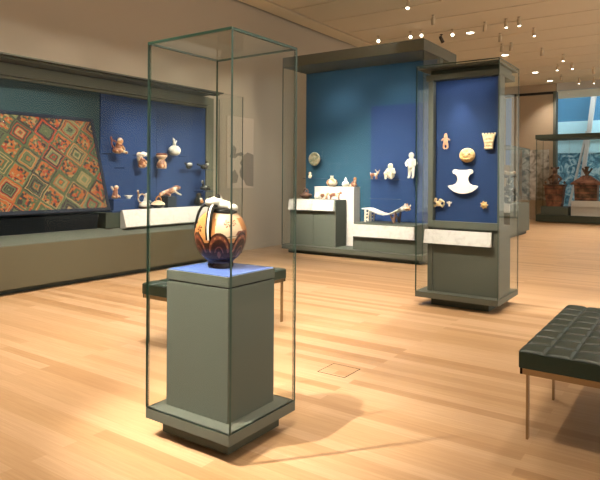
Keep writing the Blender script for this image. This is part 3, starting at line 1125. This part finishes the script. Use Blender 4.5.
g = thing('globular_pot', 'small round pale pot on the low plinth, left of the animal figurines', 'pot', (-5.67, 8.74, 0.97))
bm = bmesh.new(); add_lathe(bm, [(0, 0), (.03, 0), (.052, .03), (.055, .055), (.04, .085), (.022, .095), (.026, .115), (0, .11)], 22)
obj('pot_body', bm, M['whitec'], g)
g = thing('animal_figurine', 'cream four-legged figurine, left one of two on the low plinth', 'figurine', (-5.52, 8.74, 0.97))
sculpt('figurine_body', quad(0.16, 0.12, 0.032), M['creamred'], g, 0.005)
g = thing('animal_figurine', 'brown and cream four-legged figurine, right one of two on the low plinth', 'figurine', (-5.30, 8.74, 0.97))
sculpt('figurine_body', quad(0.26, 0.14, 0.036), M['orangecream'], g, 0.005)

small_shelf(-4.82, -4.24, 8.90, 9.13, 1.335, 'thin shelf under the horned animal and seated figure on blue')
small_shelf(-4.78, -4.22, 9.02, 9.13, 1.00, 'empty thin lower shelf on the blue panel')
g = thing('horned_figurine', 'small pale animal figurine standing at left on the blue panel shelf', 'figurine', (-4.66, 9.0, 1.335))
sculpt('figurine_body', lambda b: [quad(0.16, .13, .03)(b), add_capsule(b, (.05, 0, .13), (.02, 0, .165), .010), add_capsule(b, (.08, 0, .13), (.10, 0, .16), .010)], M['creamred'], g, 0.005)


def seated(b):
    add_ball(b, (0, .01, .07), (.075, .06, .065))
    add_capsule(b, (0, .02, .08), (0, .02, .17), .060, .050)
    add_ball(b, (0, 0, .225), (.048, .045, .048))
    add_ball(b, (0, .01, .258), (.040, .035, .018))
    for s in (-1, 1):
        add_capsule(b, (s * .055, .01, .175), (s * .088, -.02, .11), .022, .02)
        add_capsule(b, (s * .088, -.02, .11), (s * .045, -.06, .085), .018)
        add_capsule(b, (s * .045, 0, .07), (s * .06, -.075, .10), .028)
        add_capsule(b, (s * .06, -.075, .10), (s * .055, -.07, .022), .022)


g = thing('seated_figure', 'cream seated human figure with knees raised on the blue panel shelf', 'figurine', (-4.36, 9.01, 1.335))
sculpt('figure_body', seated, M['cream'], g, 0.006)


def standing(b):
    add_ball(b, (0, 0, .385), (.050, .045, .055))
    add_capsule(b, (0, 0, .32), (0, 0, .34), .028)
    add_capsule(b, (0, 0, .20), (0, 0, .29), .056, .060)
    for s in (-1, 1):
        add_capsule(b, (s * .055, 0, .305), (s * .095, -.005, .25), .024, .022)
        add_capsule(b, (s * .095, -.005, .25), (s * .070, -.035, .215), .020)
        add_capsule(b, (s * .030, 0, .18), (s * .034, -.005, .035), .033, .022)
        add_capsule(b, (s * .034, -.01, .018), (s * .036, -.045, .016), .018)


g = thing('standing_figure', 'white standing human figure with hands on belly at right of the blue panel', 'figurine', (-3.97, 9.0, 1.355))
sculpt('figure_body', standing, M['whitec'], g, 0.006)
for s in (-1, 1):
    bm = bmesh.new(); add_ball(bm, (s * .018, -.044, .392), (.008, .004, .005), 2)
    obj('eye', bm, M['v_black'], g)
pin(g, 0.13, 0.25)

# curved animal seat (grinding stone with a head)
g = thing('animal_metate', 'long curved white stone seat with animal head and openwork legs', 'sculpture', (-4.30, 8.80, 0.605))
g.scale = (0.92, 0.92, 0.95)


def metate(b):
    path = [(-.46, .245), (-.36, .240), (-.25, .205), (-.14, .165), (-.03, .150), (.08, .165), (.18, .205), (.27, .255)]
    for (x0, z0), (x1, z1) in zip(path, path[1:]):
        add_prism(b, [(x0 - .004, z0 - .012), (x1 + .004, z1 - .012), (x1 + .004, z1 + .012), (x0 - .004, z0 + .012)], 'y', -.15, .15)
    add_capsule(b, (.27, 0, .25), (.33, 0, .28), .04, .05)


sculpt('seat_slab', metate, M['whitec'], g, 0.007)


def mhead(b):
    add_ball(b, (.37, -.01, .275), (.065, .060, .055))
    add_ball(b, (.425, -.03, .262), (.035, .04, .032))
    for s in (-1, 1):
        add_ball(b, (.36, s * .045, .335), (.018, .016, .028))
    add_ball(b, (.44, 0, .32), (.014, .014, .022))


sculpt('animal_head', mhead, M['creamred'], g, 0.006, label='spotted animal head')


def leg1(b):
    for sy in (-.11, .11):
        add_capsule(b, (-.40, sy, .22), (-.405, sy, .02), .020)
        add_capsule(b, (-.33, sy, .20), (-.345, sy, .03), .016)
        for z in (.05, .11, .165):
            add_capsule(b, (-.40, sy, z), (-.34, sy, z + .01), .012)


def leg2(b):
    for sy in (-.11, .11):
        add_capsule(b, (.11, sy, .15), (.17, sy, .02), .018)
        add_capsule(b, (.20, sy, .19), (.18, sy, .02), .018)
        for z in (.05, .10):
            add_capsule(b, (.15, sy, z), (.19, sy, z), .012)


sculpt('openwork_leg', leg1, M['cream'], g, 0.007)
sculpt('openwork_leg', leg2, M['darkbrown'], g, 0.007, label='dark openwork leg')

# ================================================================== LEFT WALL CASE
lc = thing('wall_display_case', 'long green case along the left wall, dark teal and blue inside', 'display case', (-6.7, 5.0, 0))
ox, oy = -6.7, 5.0


def lb(name, b, mat, bevel=0.0, label=None):
    return boxobj(name, (b[0] - ox, b[1] - ox, b[2] - oy, b[3] - oy, b[4], b[5]), mat, lc, bevel, label)


LY0, LY1 = 0.6, 7.53
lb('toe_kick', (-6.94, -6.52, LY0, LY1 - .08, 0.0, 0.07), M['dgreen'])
bm = bmesh.new()
add_prism(bm, [(-6.945 - ox, .07), (-6.40 - ox, .07), (-6.40 - ox, .555), (-6.945 - ox, .555)], 'y', LY0 - oy, LY1 - oy)
obj('lower_body', bm, M['lowerface'], lc, bevel=0.003)
bm = bmesh.new()
add_prism(bm, [(-6.945 - ox, .555), (-6.40 - ox, .555), (-6.40 - ox, .565), (-6.66 - ox, .650), (-6.945 - ox, .650)], 'y', LY0 - oy, LY1 - oy)
obj('sloped_ledge', bm, M['green'], lc, bevel=0.002, label='grey green sloping ledge inside the glass')
pane((-6.412 - ox, -6.400 - ox, LY0 - oy, LY1 - oy, 0.565, 2.72), lc)
pane((-6.94 - ox, -6.412 - ox, LY1 - .012 - oy, LY1 - oy, 0.59, 2.72), lc)
lb('canopy', (-6.945, -6.405, LY0, 7.05, 2.715, 2.735), M['green'])
lb('header', (-6.945, -6.80, LY0, 7.12, 2.555, 2.70), M['ledge'], 0.003)
lb('header_rail', (-6.945, -6.86, LY0, 7.12, 2.525, 2.555), M['ledge'], 0.002)
lb('light_rail', (-6.62, -6.50, LY0, 7.05, 2.695, 2.715), M['green'])
lb('back_panel', (-6.945, -6.90, LY0, 5.04, 0.59, 2.53), M['dteal'], label='dark teal fabric panel')
lb('blue_panel', (-6.945, -6.88, 5.04, 6.05, 0.59, 2.515), M['blue'], 0.001, label='royal blue fabric panel')
lb('blue_panel', (-6.945, -6.88, 6.053, 7.12, 0.59, 2.515), M['blue'], 0.001, label='royal blue fabric panel')
lb('end_post', (-6.945, -6.86, 7.12, 7.30, 0.59, 2.70), M['ledge'], 0.003)
lb('blue_deck', (-6.88, -6.62, 5.05, 7.12, 0.86, 0.885), M['blue'])
lb('deck_box', (-6.88, -6.63, 5.05, 7.12, 0.65, 0.86), M['dgreen'])
bm = bmesh.new()
add_prism(bm, [(-6.50 - ox, .655), (-6.63 - ox, .62), (-6.63 - ox, .885), (-6.585 - ox, .89)], 'y', 5.19 - oy, 7.10 - oy)
obj('label_rail', bm, M['label'], lc, label='slanted white label strip')
for x_, ya, tz, pw in ((-6.55, 5.35, 1.15, 15), (-6.55, 5.85, 1.15, 15), (-6.55, 6.4, 1.15, 15), (-6.55, 6.9, 1.15, 13)):
    spot_light('case_light', (x_ - ox, ya - oy, 2.66), (-6.88 - ox, ya + 0.05 - oy, tz), pw * 0.9, 66, 1.0, (0.95, 0.95, 1.0), 0.012).parent = lc
for ya in (1.6, 2.6, 3.6, 4.5):
    spot_light('case_light', (-6.45 - ox, ya - oy, 2.68), (-6.72 - ox, ya - oy, 1.2), 22, 80, 1.0, NEUT, 0.012).parent = lc
# horizontal shelves across the blue panels
small = 'shelves on the blue panels of the wall case'


def lshelf(y0, y1, z, d, label):
    o = pane((0, d, -(y1 - y0) / 2, (y1 - y0) / 2, -0.008, 0), None, 'wall_shelf')
    o.data.materials[1] = M['shelf']
    o.location = (-6.88, (y0 + y1) / 2, z)
    tag(o, label, 'shelf', small)


lshelf(5.06, 5.60, 1.675, 0.22, 'upper short shelf under the seated figure vessel in the wall case')
lshelf(5.28, 7.10, 1.480, 0.22, 'long middle shelf running across the blue panels of the wall case')
lshelf(6.14, 6.50, 1.685, 0.22, 'small shelf under the round white vessel in the wall case')
lshelf(5.08, 5.42, 1.955, 0.02, 'uppermost thin ledge line at left on the blue panel')
lshelf(6.85, 7.11, 1.125, 0.22, 'small shelf at the right end under the dark bird vessel')
lshelf(5.08, 5.36, 1.40, 0.02, 'short thin ledge line left of the middle shelf')

# textile on a slanted board
tb_ = thing('slanted_textile', 'large orange and green patterned textile on a slanted dark board', 'textile', (-6.70, 3.4, 1.52))
L2, W2 = 1.49, 0.62
ang = math.atan2(1.17, 0.38)
# local board plane: X along room y, Y up the slope
brd = boxobj('backing_board', (-L2 - .03, L2 + .035, -W2 - .03, W2 + .035, -0.03, 0), M['frame'], tb_)
bm = bmesh.new()
for q in ((-L2 - .03, L2 + .035, W2 - .012, W2 + .035), (-L2 - .03, L2 + .035, -W2 - .03, -W2 + .012), (-L2 - .03, -L2 + .012, -W2 + .012, W2 - .012), (L2 - .012, L2 + .035, -W2 + .012, W2 - .012)):
    add_box(bm, *q, 0, 0.014)
rim = obj('frame_rim', bm, M['frame'], tb_, bevel=0.002)
clo = boxobj('woven_cloth', (-L2 + .012, L2 - .012, -W2 + .012, W2 - .012, 0.0, 0.006), M['textile'], tb_)
for o in (brd, clo, rim):
    # columns: local X -> +Y world, local Y -> up the slope (-x, +z), local Z -> out of the board (+x, +z)
    s, c = math.sin(ang), math.cos(ang)
    o.matrix_local = Matrix(((0, -c, s, 0), (1, 0, 0, 0), (0, s, c, 0), (0, 0, 0, 1)))
bm = bmesh.new()
add_prism(bm, [(-0.20, -0.66), (0.17, -0.62), (0.155, -0.60), (-0.20, -0.62)], 'y', -L2 - .03, L2 + .03)
obj('bottom_shelf', bm, M['frame'], tb_)
bm = bmesh.new()
add_prism(bm, [(-0.18, -0.869), (-0.01, -0.869), (0.03, -0.67), (-0.18, -0.67)], 'y', -L2, L2 - .02)
obj('dark_void_wedge', bm, M['blackblue'], tb_)  # dark wedge stands in for the shaded void beneath the board
tag(boxobj('green_block', (-6.88, -6.60, 4.93, 5.045, 0.650, 0.86), M['dgreen'], None, 0.003), 'dark green block between the textile base and the white label strip', 'block')

# ---- vessels on the blue panels (all face +x, local -y is front)
RZ = PI / 2
FX = -6.76


def vessel(name, label, y, z, x=FX, cat='vessel', rz=RZ):
    return thing(name, label, cat, (x, y, z), rz)


# seen by the camera the vessels show their left flank towards +y on the right: local +x = world +y
g = vessel('figure_vessel', 'orange and brown seated figure vessel with looped spout on the upper short shelf', 5.24, 1.675)
def f1(b):
    add_ball(b, (0.0, 0, .045), (.085, .055, .045))
    add_capsule(b, (0.01, 0, .05), (0.02, 0, .13), .055, .045)
    add_ball(b, (0.035, -.01, .180), (.045, .042, .045))
    add_ball(b, (0.035, 0, .215), (.032, .03, .018))
    add_capsule(b, (.05, -.03, .04), (.12, -.045, .022), .024, .020)
    add_capsule(b, (.04, -.04, .12), (.075, -.05, .07), .016)
sculpt('vessel_body', f1, M['orangecream'], g, 0.005)
bm = bmesh.new(); add_tube(bm, [(-.03, 0, .07), (-.085, 0, .10), (-.105, 0, .15), (-.09, 0, .19), (-.05, 0, .175), (0, 0, .15)], .012, 8); add_tube(bm, [(-.095, 0, .16), (-.115, 0, .235)], .013, 8)
obj('stirrup_spout', bm, M['redbrown'], g)

g = vessel('crouching_figure_vessel', 'cream and orange crouching figure vessel under a white ball on the middle shelf', 5.66, 1.48)
def f2(b):
    add_ball(b, (0.02, 0, .04), (.075, .055, .04))
    add_capsule(b, (0.01, 0, .05), (-.03, 0, .15), .055, .045)
    add_ball(b, (-.045, -.01, .195), (.045, .042, .042))
    add_capsule(b, (.02, -.03, .12), (.06, -.045, .08), .022)
sculpt('vessel_body', f2, M['creamred'], g, 0.005)
bm = bmesh.new(); add_ball(bm, (.035, .0, .205), (.048, .045, .04), 3)
obj('white_ball', bm, M['whitec'], g, label='bluish white ball on its back')
bm = bmesh.new(); add_ball(bm, (.10, .0, .205), (.016, .016, .03), 3); add_tube(bm, [(.04, 0, .20), (.10, 0, .20)], .008, 8)
obj('spout', bm, M['whitec'], g)

g = vessel('head_jar', 'orange jar with flaring cream rim and brown band on the middle shelf', 6.05, 1.48)
bm = bmesh.new(); add_lathe(bm, [(0, 0), (.07, 0), (.078, .04), (.070, .09), (.045, .125), (.040, .145)], 26)
obj('jar_body', bm, M['orangecream'], g)
bm = bmesh.new(); add_lathe(bm, [(.040, .140), (.062, .155), (.082, .185), (.088, .205), (.078, .205), (.05, .16), (0, .15)], 26)
obj('rim', bm, M['v_cream'], g, label='cream flaring rim')
bm = bmesh.new(); add_lathe(bm, [(.078, .200), (.089, .204), (.080, .232), (.0, .238)], 26)
obj('lid', bm, M['redbrown'], g, label='brown flat top')

g = vessel('round_white_vessel', 'round white vessel with a small bird on top on its own small shelf', 6.31, 1.685)
bm = bmesh.new(); add_lathe(bm, [(0, 0), (.04, 0), (.08, .03), (.098, .075), (.088, .12), (.055, .15), (.02, .165), (0, .165)], 28)
obj('vessel_body', bm, M['whitec'], g)
sculpt('bird', lambda b: [add_capsule(b, (0, 0, .16), (-.005, 0, .21), .028, .022), add_ball(b, (-.012, 0, .245), (.024, .02, .022)), add_capsule(b, (.02, 0, .2), (.045, 0, .235), .010), add_capsule(b, (-.012, 0, .25), (-.03, 0, .275), .008)], M['whitec'], g, 0.004)

def bird(L, h):
    def f(b):
        add_ball(b, (0, 0, h * .42), (L * .32, h * .40, h * .42))
        add_capsule(b, (-L * .22, 0, h * .55), (-L * .36, 0, h * .80), h * .16, h * .14)
        add_ball(b, (-L * .38, 0, h * .86), h * .18)
        add_capsule(b, (-L * .40, 0, h * .84), (-L * .5, 0, h * .80), h * .06)
        add_capsule(b, (L * .25, 0, h * .5), (L * .48, 0, h * .62), h * .16, h * .07)
    return f


g = vessel('bird_bowl', 'small white and dark bird-shaped bowl on the middle shelf', 6.62, 1.48)
sculpt('bowl_body', bird(.19, .11), M['darkc'], g, 0.004)
bm = bmesh.new(); add_ball(bm, (.0, -.02, .078), (.05, .035, .028), 3)
obj('white_lip', bm, M['whitec'], g, label='white inside')
g = vessel('dark_bird_vessel', 'dark glossy bird vessel at the right end of the middle shelf', 6.94, 1.48)
sculpt('vessel_body', lambda b: [add_ball(b, (.03, 0, .045), (.075, .045, .045)), add_capsule(b, (-.02, 0, .05), (-.12, 0, .085), .016), add_capsule(b, (.07, 0, .07), (.09, 0, .13), .016), add_ball(b, (.085, 0, .125), .02)], M['darkc'], g, 0.004)
bm = bmesh.new(); add_ball(bm, (.075, -.03, .09), (.035, .02, .022), 3)
obj('white_breast', bm, M['whitec'], g, label='white patch')

# block with the seated figurine
tag(boxobj('blue_plinth_block', (-6.87, -6.66, 5.10, 5.46, 0.886, 1.04), M['blue'], None, 0.002), 'low blue block beside the textile at the left end of the blue deck', 'block')
g = vessel('cream_seated_figurine', 'small cream and orange figurine leaning back on the low blue block', 5.19, 1.04, x=-6.75)
sculpt('figurine_body', lambda b: [add_ball(b, (0, 0, .03), (.055, .045, .03)), add_capsule(b, (0, 0, .04), (.01, 0, .115), .040, .032), add_ball(b, (.022, 0, .160), (.034, .032, .034)), add_capsule(b, (-.02, 0, .12), (-.055, 0, .165), .016), add_capsule(b, (.03, 0, .06), (.06, -.02, .03), .016)], M['creamred'], g, 0.004)
g = vessel('white_dish', 'tiny white footed dish on the blue block', 5.40, 1.04, x=-6.72)
bm = bmesh.new(); add_lathe(bm, [(0, 0), (.03, 0), (.025, .012), (.06, .045), (.055, .048), (.02, .02), (0, .018)], 22)
obj('dish_body', bm, M['whitec'], g)

g = vessel('loop_handled_vessel', 'white figure vessel with orange loop handle on the blue deck', 5.69, 0.885, x=-6.74)
sculpt('vessel_body', lambda b: [add_ball(b, (.02, 0, .055), (.095, .07, .055)), add_capsule(b, (.04, 0, .08), (.05, 0, .16), .045, .035), add_ball(b, (.055, 0, .195), (.035, .032, .035)), add_capsule(b, (.07, 0, .12), (.11, -.02, .10), .016)], M['whitec'], g, 0.005)
bm = bmesh.new(); add_tube(bm, [(-.03 + .07 * math.cos(a), 0, .15 + .065 * math.sin(a)) for a in [PI * .15 + i * PI * 1.5 / 10 for i in range(11)]], .012, 8); add_tube(bm, [(-.09, 0, .19), (-.11, 0, .275)], .013, 8)
obj('loop_handle', bm, M['orangecream'], g)
bm = bmesh.new(); add_lathe(bm, [(0, 0), (.07, 0), (.095, .03), (.09, .035), (0, .02)], 24, (0.02, 0, 0))
obj('foot', bm, M['darkbrown'], g, label='brown foot')

g = vessel('basket_bowl', 'cream bowl with orange arched handle and dark base on the blue deck', 5.965, 0.885, x=-6.74)
bm = bmesh.new(); add_lathe(bm, [(0, 0), (.075, 0), (.10, .025), (.108, .05)], 26); obj('dark_base', bm, M['darkc'], g)
bm = bmesh.new(); add_lathe(bm, [(.108, .05), (.095, .075), (.05, .105), (.02, .115), (0, .115)], 26); obj('bowl_body', bm, M['v_cream'], g)
bm = bmesh.new(); add_tube(bm, [(.055 * math.cos(a) + .01, 0, .10 + .075 * math.sin(a)) for a in [i * PI / 8 for i in range(9)]], .010, 8); add_tube(bm, [(.03, 0, .17), (.045, 0, .23)], .012, 8)
obj('handle', bm, M['v_orange'], g)

tag(boxobj('dark_plinth_block', (-6.85, -6.67, 6.10, 6.28, 0.886, 1.055), M['blackblue'], None, 0.002), 'dark blue block under the stretched animal vessel', 'block')
g = vessel('stretched_animal_vessel', 'pinkish cream animal stretched with head raised on the dark blue block', 6.22, 1.055, x=-6.75)
def f11(b):
    add_capsule(b, (-.15, 0, .045), (.06, 0, .095), .036, .046)
    add_ball(b, (.13, 0, .130), (.065, .045, .042))
    add_ball(b, (.18, 0, .130), (.035, .03, .028))
    add_capsule(b, (.06, -.03, .08), (.13, -.045, .035), .017)
    add_capsule(b, (.13, -.045, .035), (.175, -.05, .02), .014)
    add_capsule(b, (-.12, -.03, .05), (-.05, -.045, .018), .018)
    add_capsule(b, (-.15, 0, .05), (-.19, 0, .02), .018)
sculpt('vessel_body', f11, M['creamred'], g, 0.005)

g = vessel('dark_figure_bottle', 'dark round-bodied bottle figure with orange face on the blue deck', 6.83, 0.885, x=-6.74)
bm = bmesh.new(); add_lathe(bm, [(0, 0), (.05, 0), (.078, .04), (.078, .085), (.05, .13), (.035, .15), (.045, .175), (.035, .205), (0, .215)], 24); obj('bottle_body', bm, M['darkc'], g)
bm = bmesh.new(); add_ball(bm, (0, -.055, .07), (.042, .03, .042), 3); obj('face', bm, M['v_orange'], g, label='orange face')
bm = bmesh.new(); add_ball(bm, (.0, -.045, .115), (.03, .022, .015), 3); obj('collar', bm, M['v_white'], g)

g = vessel('glossy_duck_vessel', 'glossy dark duck-like vessel on the small right-end shelf', 6.99, 1.125, x=-6.76)
sculpt('vessel_body', lambda b: [add_ball(b, (0, 0, .05), (.11, .05, .045)), add_capsule(b, (-.03, 0, .09), (-.05, 0, .15), .022), add_ball(b, (-.05, 0, .155), (.03, .026, .024)), add_capsule(b, (.06, 0, .06), (.115, 0, .03), .02)], M['darkc'], g, 0.005)
bm = bmesh.new(); add_ball(bm, (-.02, -.045, .075), (.03, .012, .014), 2); obj('painted_glint', bm, M['whitec'], g)  # white dab paints the glint on the dark body

# map panel on the wall
mpn = thing('wall_text_panel', 'pale rectangular map panel on the left wall behind the jar', 'panel', (-6.95, 8.1, 1.16))
boxobj('panel_board', (0, 0.012, -0.37, 0.37, 0, 1.30), M['poster'], mpn)
bm = bmesh.new()
pts = [(0.37, 0.02), (0.37, 0.62), (0.20, 0.66), (0.08, 0.60), (0.03, 0.52), (-0.02, 0.46), (0.03, 0.40), (-0.03, 0.30), (0.0, 0.20), (0.10, 0.14), (0.16, 0.05)]
add_prism(bm, pts, 'x', 0.012, 0.015)
obj('grey_landmass', bm, M['graphic'], mpn, label='grey landmass of a map')
bm = bmesh.new()
add_prism(bm, [(-0.30, 0.56), (-0.20, 0.78), (-0.12, 0.72), (-0.14, 0.62), (0.0, 0.58), (0.10, 0.62), (0.02, 0.66), (-0.05, 0.60), (-0.16, 0.54)], 'x', 0.012, 0.015)
add_prism(bm, [(-0.24, 0.08), (-0.10, 0.10), (-0.06, 0.22), (-0.16, 0.34), (-0.26, 0.26)], 'x', 0.012, 0.015)
obj('grey_coastline', bm, M['graphic'], mpn)

# ================================================================== BENCHES
def bench_mesh_cushion(W, L, nx, ny, z0, z1):
    bm = bmesh.new()
    add_box(bm, 0, W, 0, L, z0, z1 - .012)
    # tufted top: height map grid
    S = 14
    GX, GY = nx * S, ny * S
    g_ = []
    for i in range(GX + 1):
        row = []
        for j in range(GY + 1):
            u, v = i / S, j / S
            fu, fv = u - math.floor(u), v - math.floor(v)
            hh = (abs(math.sin(PI * fu)) ** 0.15) * (abs(math.sin(PI * fv)) ** 0.17)
            if i in (0, GX):
                hh = 0.25 * (abs(math.sin(PI * fv)) ** 0.4)
            if j in (0, GY):
                hh = 0.25 * (abs(math.sin(PI * fu)) ** 0.4)
            row.append(bm.verts.new((W * i / GX, L * j / GY, z1 - .014 + .014 * hh)))
        g_.append(row)
    for i in range(GX):
        for j in range(GY):
            f = bm.faces.new((g_[i][j], g_[i + 1][j], g_[i + 1][j + 1], g_[i][j + 1]))
            f.smooth = True
    return bm


def make_bench(label, x, y, W, L, nx, ny, mids, bar):
    t = thing('upholstered_bench', label, 'bench', (x, y, 0), 0)
    obj('cushion', bench_mesh_cushion(W, L, nx, ny, 0.405, 0.50), M['leather'], t, bevel=0.008, label='dark green leather cushion stitched in small rectangles')
    bm = bmesh.new()
    i = 0.006
    add_box(bm, i, W - i, i, i + .012, 0.375, 0.405)
    add_box(bm, i, W - i, L - i - .012, L - i, 0.375, 0.405)
    add_box(bm, i, i + .012, i, L - i, 0.375, 0.405)
    add_box(bm, W - i - .012, W - i, i, L - i, 0.375, 0.405)
    for m_ in mids:
        add_box(bm, i, W - i, m_, m_ + .012, 0.380, 0.405)
    obj('seat_rail', bm, M['steel'], t, label='polished metal rail')
    for yy in bar:
        for xx in (i, W - i - .012):
            boxobj('leg', (xx, xx + .012, yy, yy + .03, 0.0, 0.376), M['steel'], t, 0.001)
    return t


make_bench('dark green tufted bench with slim metal legs at the right edge', -0.745, 3.01, 1.10, 1.30, 9, 8, (0.65,), (0.13, 0.78, 1.20))
b2 = make_bench('dark tufted bench standing behind the pedestal of the nearest case', -3.71, 3.12, 0.50, 1.30, 4, 8, (0.65,), (0.04, 1.23))

# ================================================================== FAR CASES
far = thing('urn_display_case', 'long low glass case with two brown urns at the far right', 'display case', (-1.6, 19.9, 0))
ox, oy = -1.6, 19.6


def fb(name, b, mat, bevel=0.0, label=None, par=None):
    return boxobj(name, (b[0] - ox, b[1] - ox, b[2] - 19.9, b[3] - 19.9, b[4], b[5]), mat, far, bevel, label)


fb('base', (-4.28, 0.8, 19.30, 20.3, 0.03, 0.24), M['dgreen'], 0.003)
fb('header', (-4.30, 0.8, 19.28, 20.32, 2.62, 2.76), M['dgreen'], 0.003)
for xa, xb in ((-4.28, -3.32), (-3.31, -1.9), (-1.89, 0.8)):
    pane((xa + 1.6, xb + 1.6, 19.30 - 19.9, 19.315 - 19.9, 0.24, 2.62), far)
pane((-4.28 + 1.6, -4.265 + 1.6, 19.32 - 19.9, 20.28 - 19.9, 0.24, 2.62), far)
tag(boxobj('urn_plinth', (-4.15, -3.35, 19.42, 20.1, 0.24, 0.50), M['green'], None, 0.003), 'green plinth under the left urn in the far case', 'plinth')
tag(boxobj('urn_plinth', (-3.28, -1.9, 19.42, 20.1, 0.24, 0.52), M['white'], None, 0.003), 'white plinth under the right urn in the far case', 'plinth')
tag(boxobj('label_board', (-3.26, -1.92, 19.36, 19.60, 0.52, 0.70), M['white'], None, 0.003), 'white ledge board in front of the right urn', 'board')

g = thing('figure_urn', 'brown clay urn with a crowned figure on its lid, left in the far case', 'urn', (-3.80, 19.75, 0.50))
g.scale = (1.0, 1.0, 1.28)
bm = bmesh.new()
add_prism(bm, [(-.22, 0), (.22, 0), (.29, .50), (-.29, .50)], 'y', -.18, .18)
obj('urn_box', bm, M['brownc'], g, bevel=0.01)
bm = bmesh.new(); add_box(bm, -.32, .32, -.21, .21, .50, .545); obj('lid', bm, M['darkbrown'], g, bevel=0.008)
def uf(b):
    add_capsule(b, (0, 0, .60), (0, 0, .74), .11, .09)
    add_ball(b, (0, -.01, .87), (.075, .07, .075))
    for s in (-1, 1):
        add_capsule(b, (s * .09, 0, .76), (s * .19, -.02, .68), .032)
        add_capsule(b, (s * .19, -.02, .68), (s * .11, -.06, .60), .03)
        add_capsule(b, (s * .06, -.02, .60), (s * .12, -.10, .58), .035)
        add_ball(b, (s * .10, 0, .955), .035)
        add_ball(b, (s * .28, 0, .59), .04)
    add_capsule(b, (-.10, 0, .945), (.10, 0, .945), .028)
sculpt('lid_figure', uf, M['darkbrown'], g, 0.014)
bm = bmesh.new()
for z in (.12, .27, .42):
    add_box(bm, -.26 - (z - .25) * .1, .26 + (z - .25) * .1, -.19, -.18, z, z + .03)
obj('relief_band', bm, M['darkbrown'], g)

g = thing('house_urn', 'dark brown clay urn with a sloping roof-like lid, right one in the far case', 'urn', (-2.90, 19.85, 0.52))
g.scale = (1.0, 1.0, 1.12)
bm = bmesh.new()
add_prism(bm, [(-.30, 0), (.30, 0), (.33, .60), (-.33, .60)], 'y', -.22, .22)
obj('urn_box', bm, M['darkbrown'], g, bevel=0.01)
bm = bmesh.new()
vs = [bm.verts.new(p) for p in ((-.42, -.28, .60), (.42, -.28, .60), (.42, .28, .60), (-.42, .28, .60), (-.10, -.06, .86), (.10, -.06, .86), (.10, .06, .86), (-.10, .06, .86),
                                (-.42, -.28, .645), (.42, -.28, .645), (.42, .28, .645), (-.42, .28, .645))]
for f in ((0, 1, 2, 3), (0, 1, 9, 8), (1, 2, 10, 9), (2, 3, 11, 10), (3, 0, 8, 11), (8, 9, 5, 4), (9, 10, 6, 5), (10, 11, 7, 6), (11, 8, 4, 7), (4, 5, 6, 7)):
    bm.faces.new([vs[i] for i in f])
obj('roof_lid', bm, M['brownc'], g)
sculpt('lid_figure', lambda b: [add_capsule(b, (0, 0, .86), (0, 0, .96), .06, .05), add_ball(b, (0, -.01, 1.03), .055), add_capsule(b, (-.12, 0, 1.05), (-.05, 0, .92), .03), add_capsule(b, (.14, 0, 1.04), (.05, 0, .92), .03), add_capsule(b, (-.05, 0, 1.09), (.05, 0, 1.09), .025)], M['darkbrown'], g, 0.014)
bm = bmesh.new()
for z in (.20, .36, .52):
    add_box(bm, -.31, .31, -.235, -.22, z, z + .035)
obj('relief_band', bm, M['brownc'], g)

# glass case half hidden behind the tall one
mc = thing('corner_display_case', 'green based glass case half hidden behind the tall case', 'display case', (-4.0, 14.2, 0))
boxobj('plinth', (-.75, .42, -.75, .95, 0, .08), M['dgreen'], mc)
boxobj('base_cabinet', (-.80, .48, -.80, 1.0, .08, .78), M['green'], mc, 0.004)
glass_box(mc, -.80, .48, -.80, 1.0, .78, 2.10, .012)
bm = bmesh.new(); add_prism(bm, [(-.90, .60), (-.80, .60), (-.80, .80), (-.84, .80)], 'x', -.1, .48)
obj('label_rail', bm, M['label'], mc, label='slanted white label strip')
g = thing('dark_crowned_figure', 'dark and cream clay figure in the case behind the tall one', 'figurine', (-3.62, 13.75, .78))
sculpt('figure_body', lambda b: [add_ball(b, (0, 0, .12), (.16, .13, .12)), add_capsule(b, (0, 0, .15), (0, 0, .40), .12, .10), add_ball(b, (0, 0, .53), (.09, .09, .10)), add_capsule(b, (-.10, 0, .64), (.10, 0, .64), .045), add_capsule(b, (-.10, 0, .36), (-.16, -.08, .22), .04), add_capsule(b, (.10, 0, .36), (.16, -.08, .22), .04)], M['darkc'], g, 0.012)
sculpt('headdress', lambda b: [add_ball(b, (0, 0, .70), (.11, .06, .05)), add_ball(b, (-.10, 0, .73), .04), add_ball(b, (.10, 0, .73), .04)], M['cream'], g, 0.012)

# grey relief on the far wall
tag(boxobj('grey_relief_panel', (-5.0, -4.15, 20.52, 20.598, .65, 2.35), M['greytap'], None, 0.004), 'tall mottled grey relief panel on the tan far wall', 'panel')

# flush floor box cover
hb = thing('floor_outlet_cover', 'thin square outlet cover flush in the wood floor between the two benches', 'floor cover', (-2.08, 3.50, 0.0))
bm = bmesh.new()
for b_ in ((-.11, .11, -.11, -.106), (-.11, .11, .106, .11), (-.11, -.106, -.11, .11), (.106, .11, -.11, .11)):
    add_box(bm, b_[0], b_[1], b_[2], b_[3], -0.002, 0.0012)
obj('cover_rim', bm, M['slot'], hb, label='thin dark seam')
boxobj('cover_plate', (-.106, .106, -.106, .106, -0.002, 0.0008), M['floor'], hb)
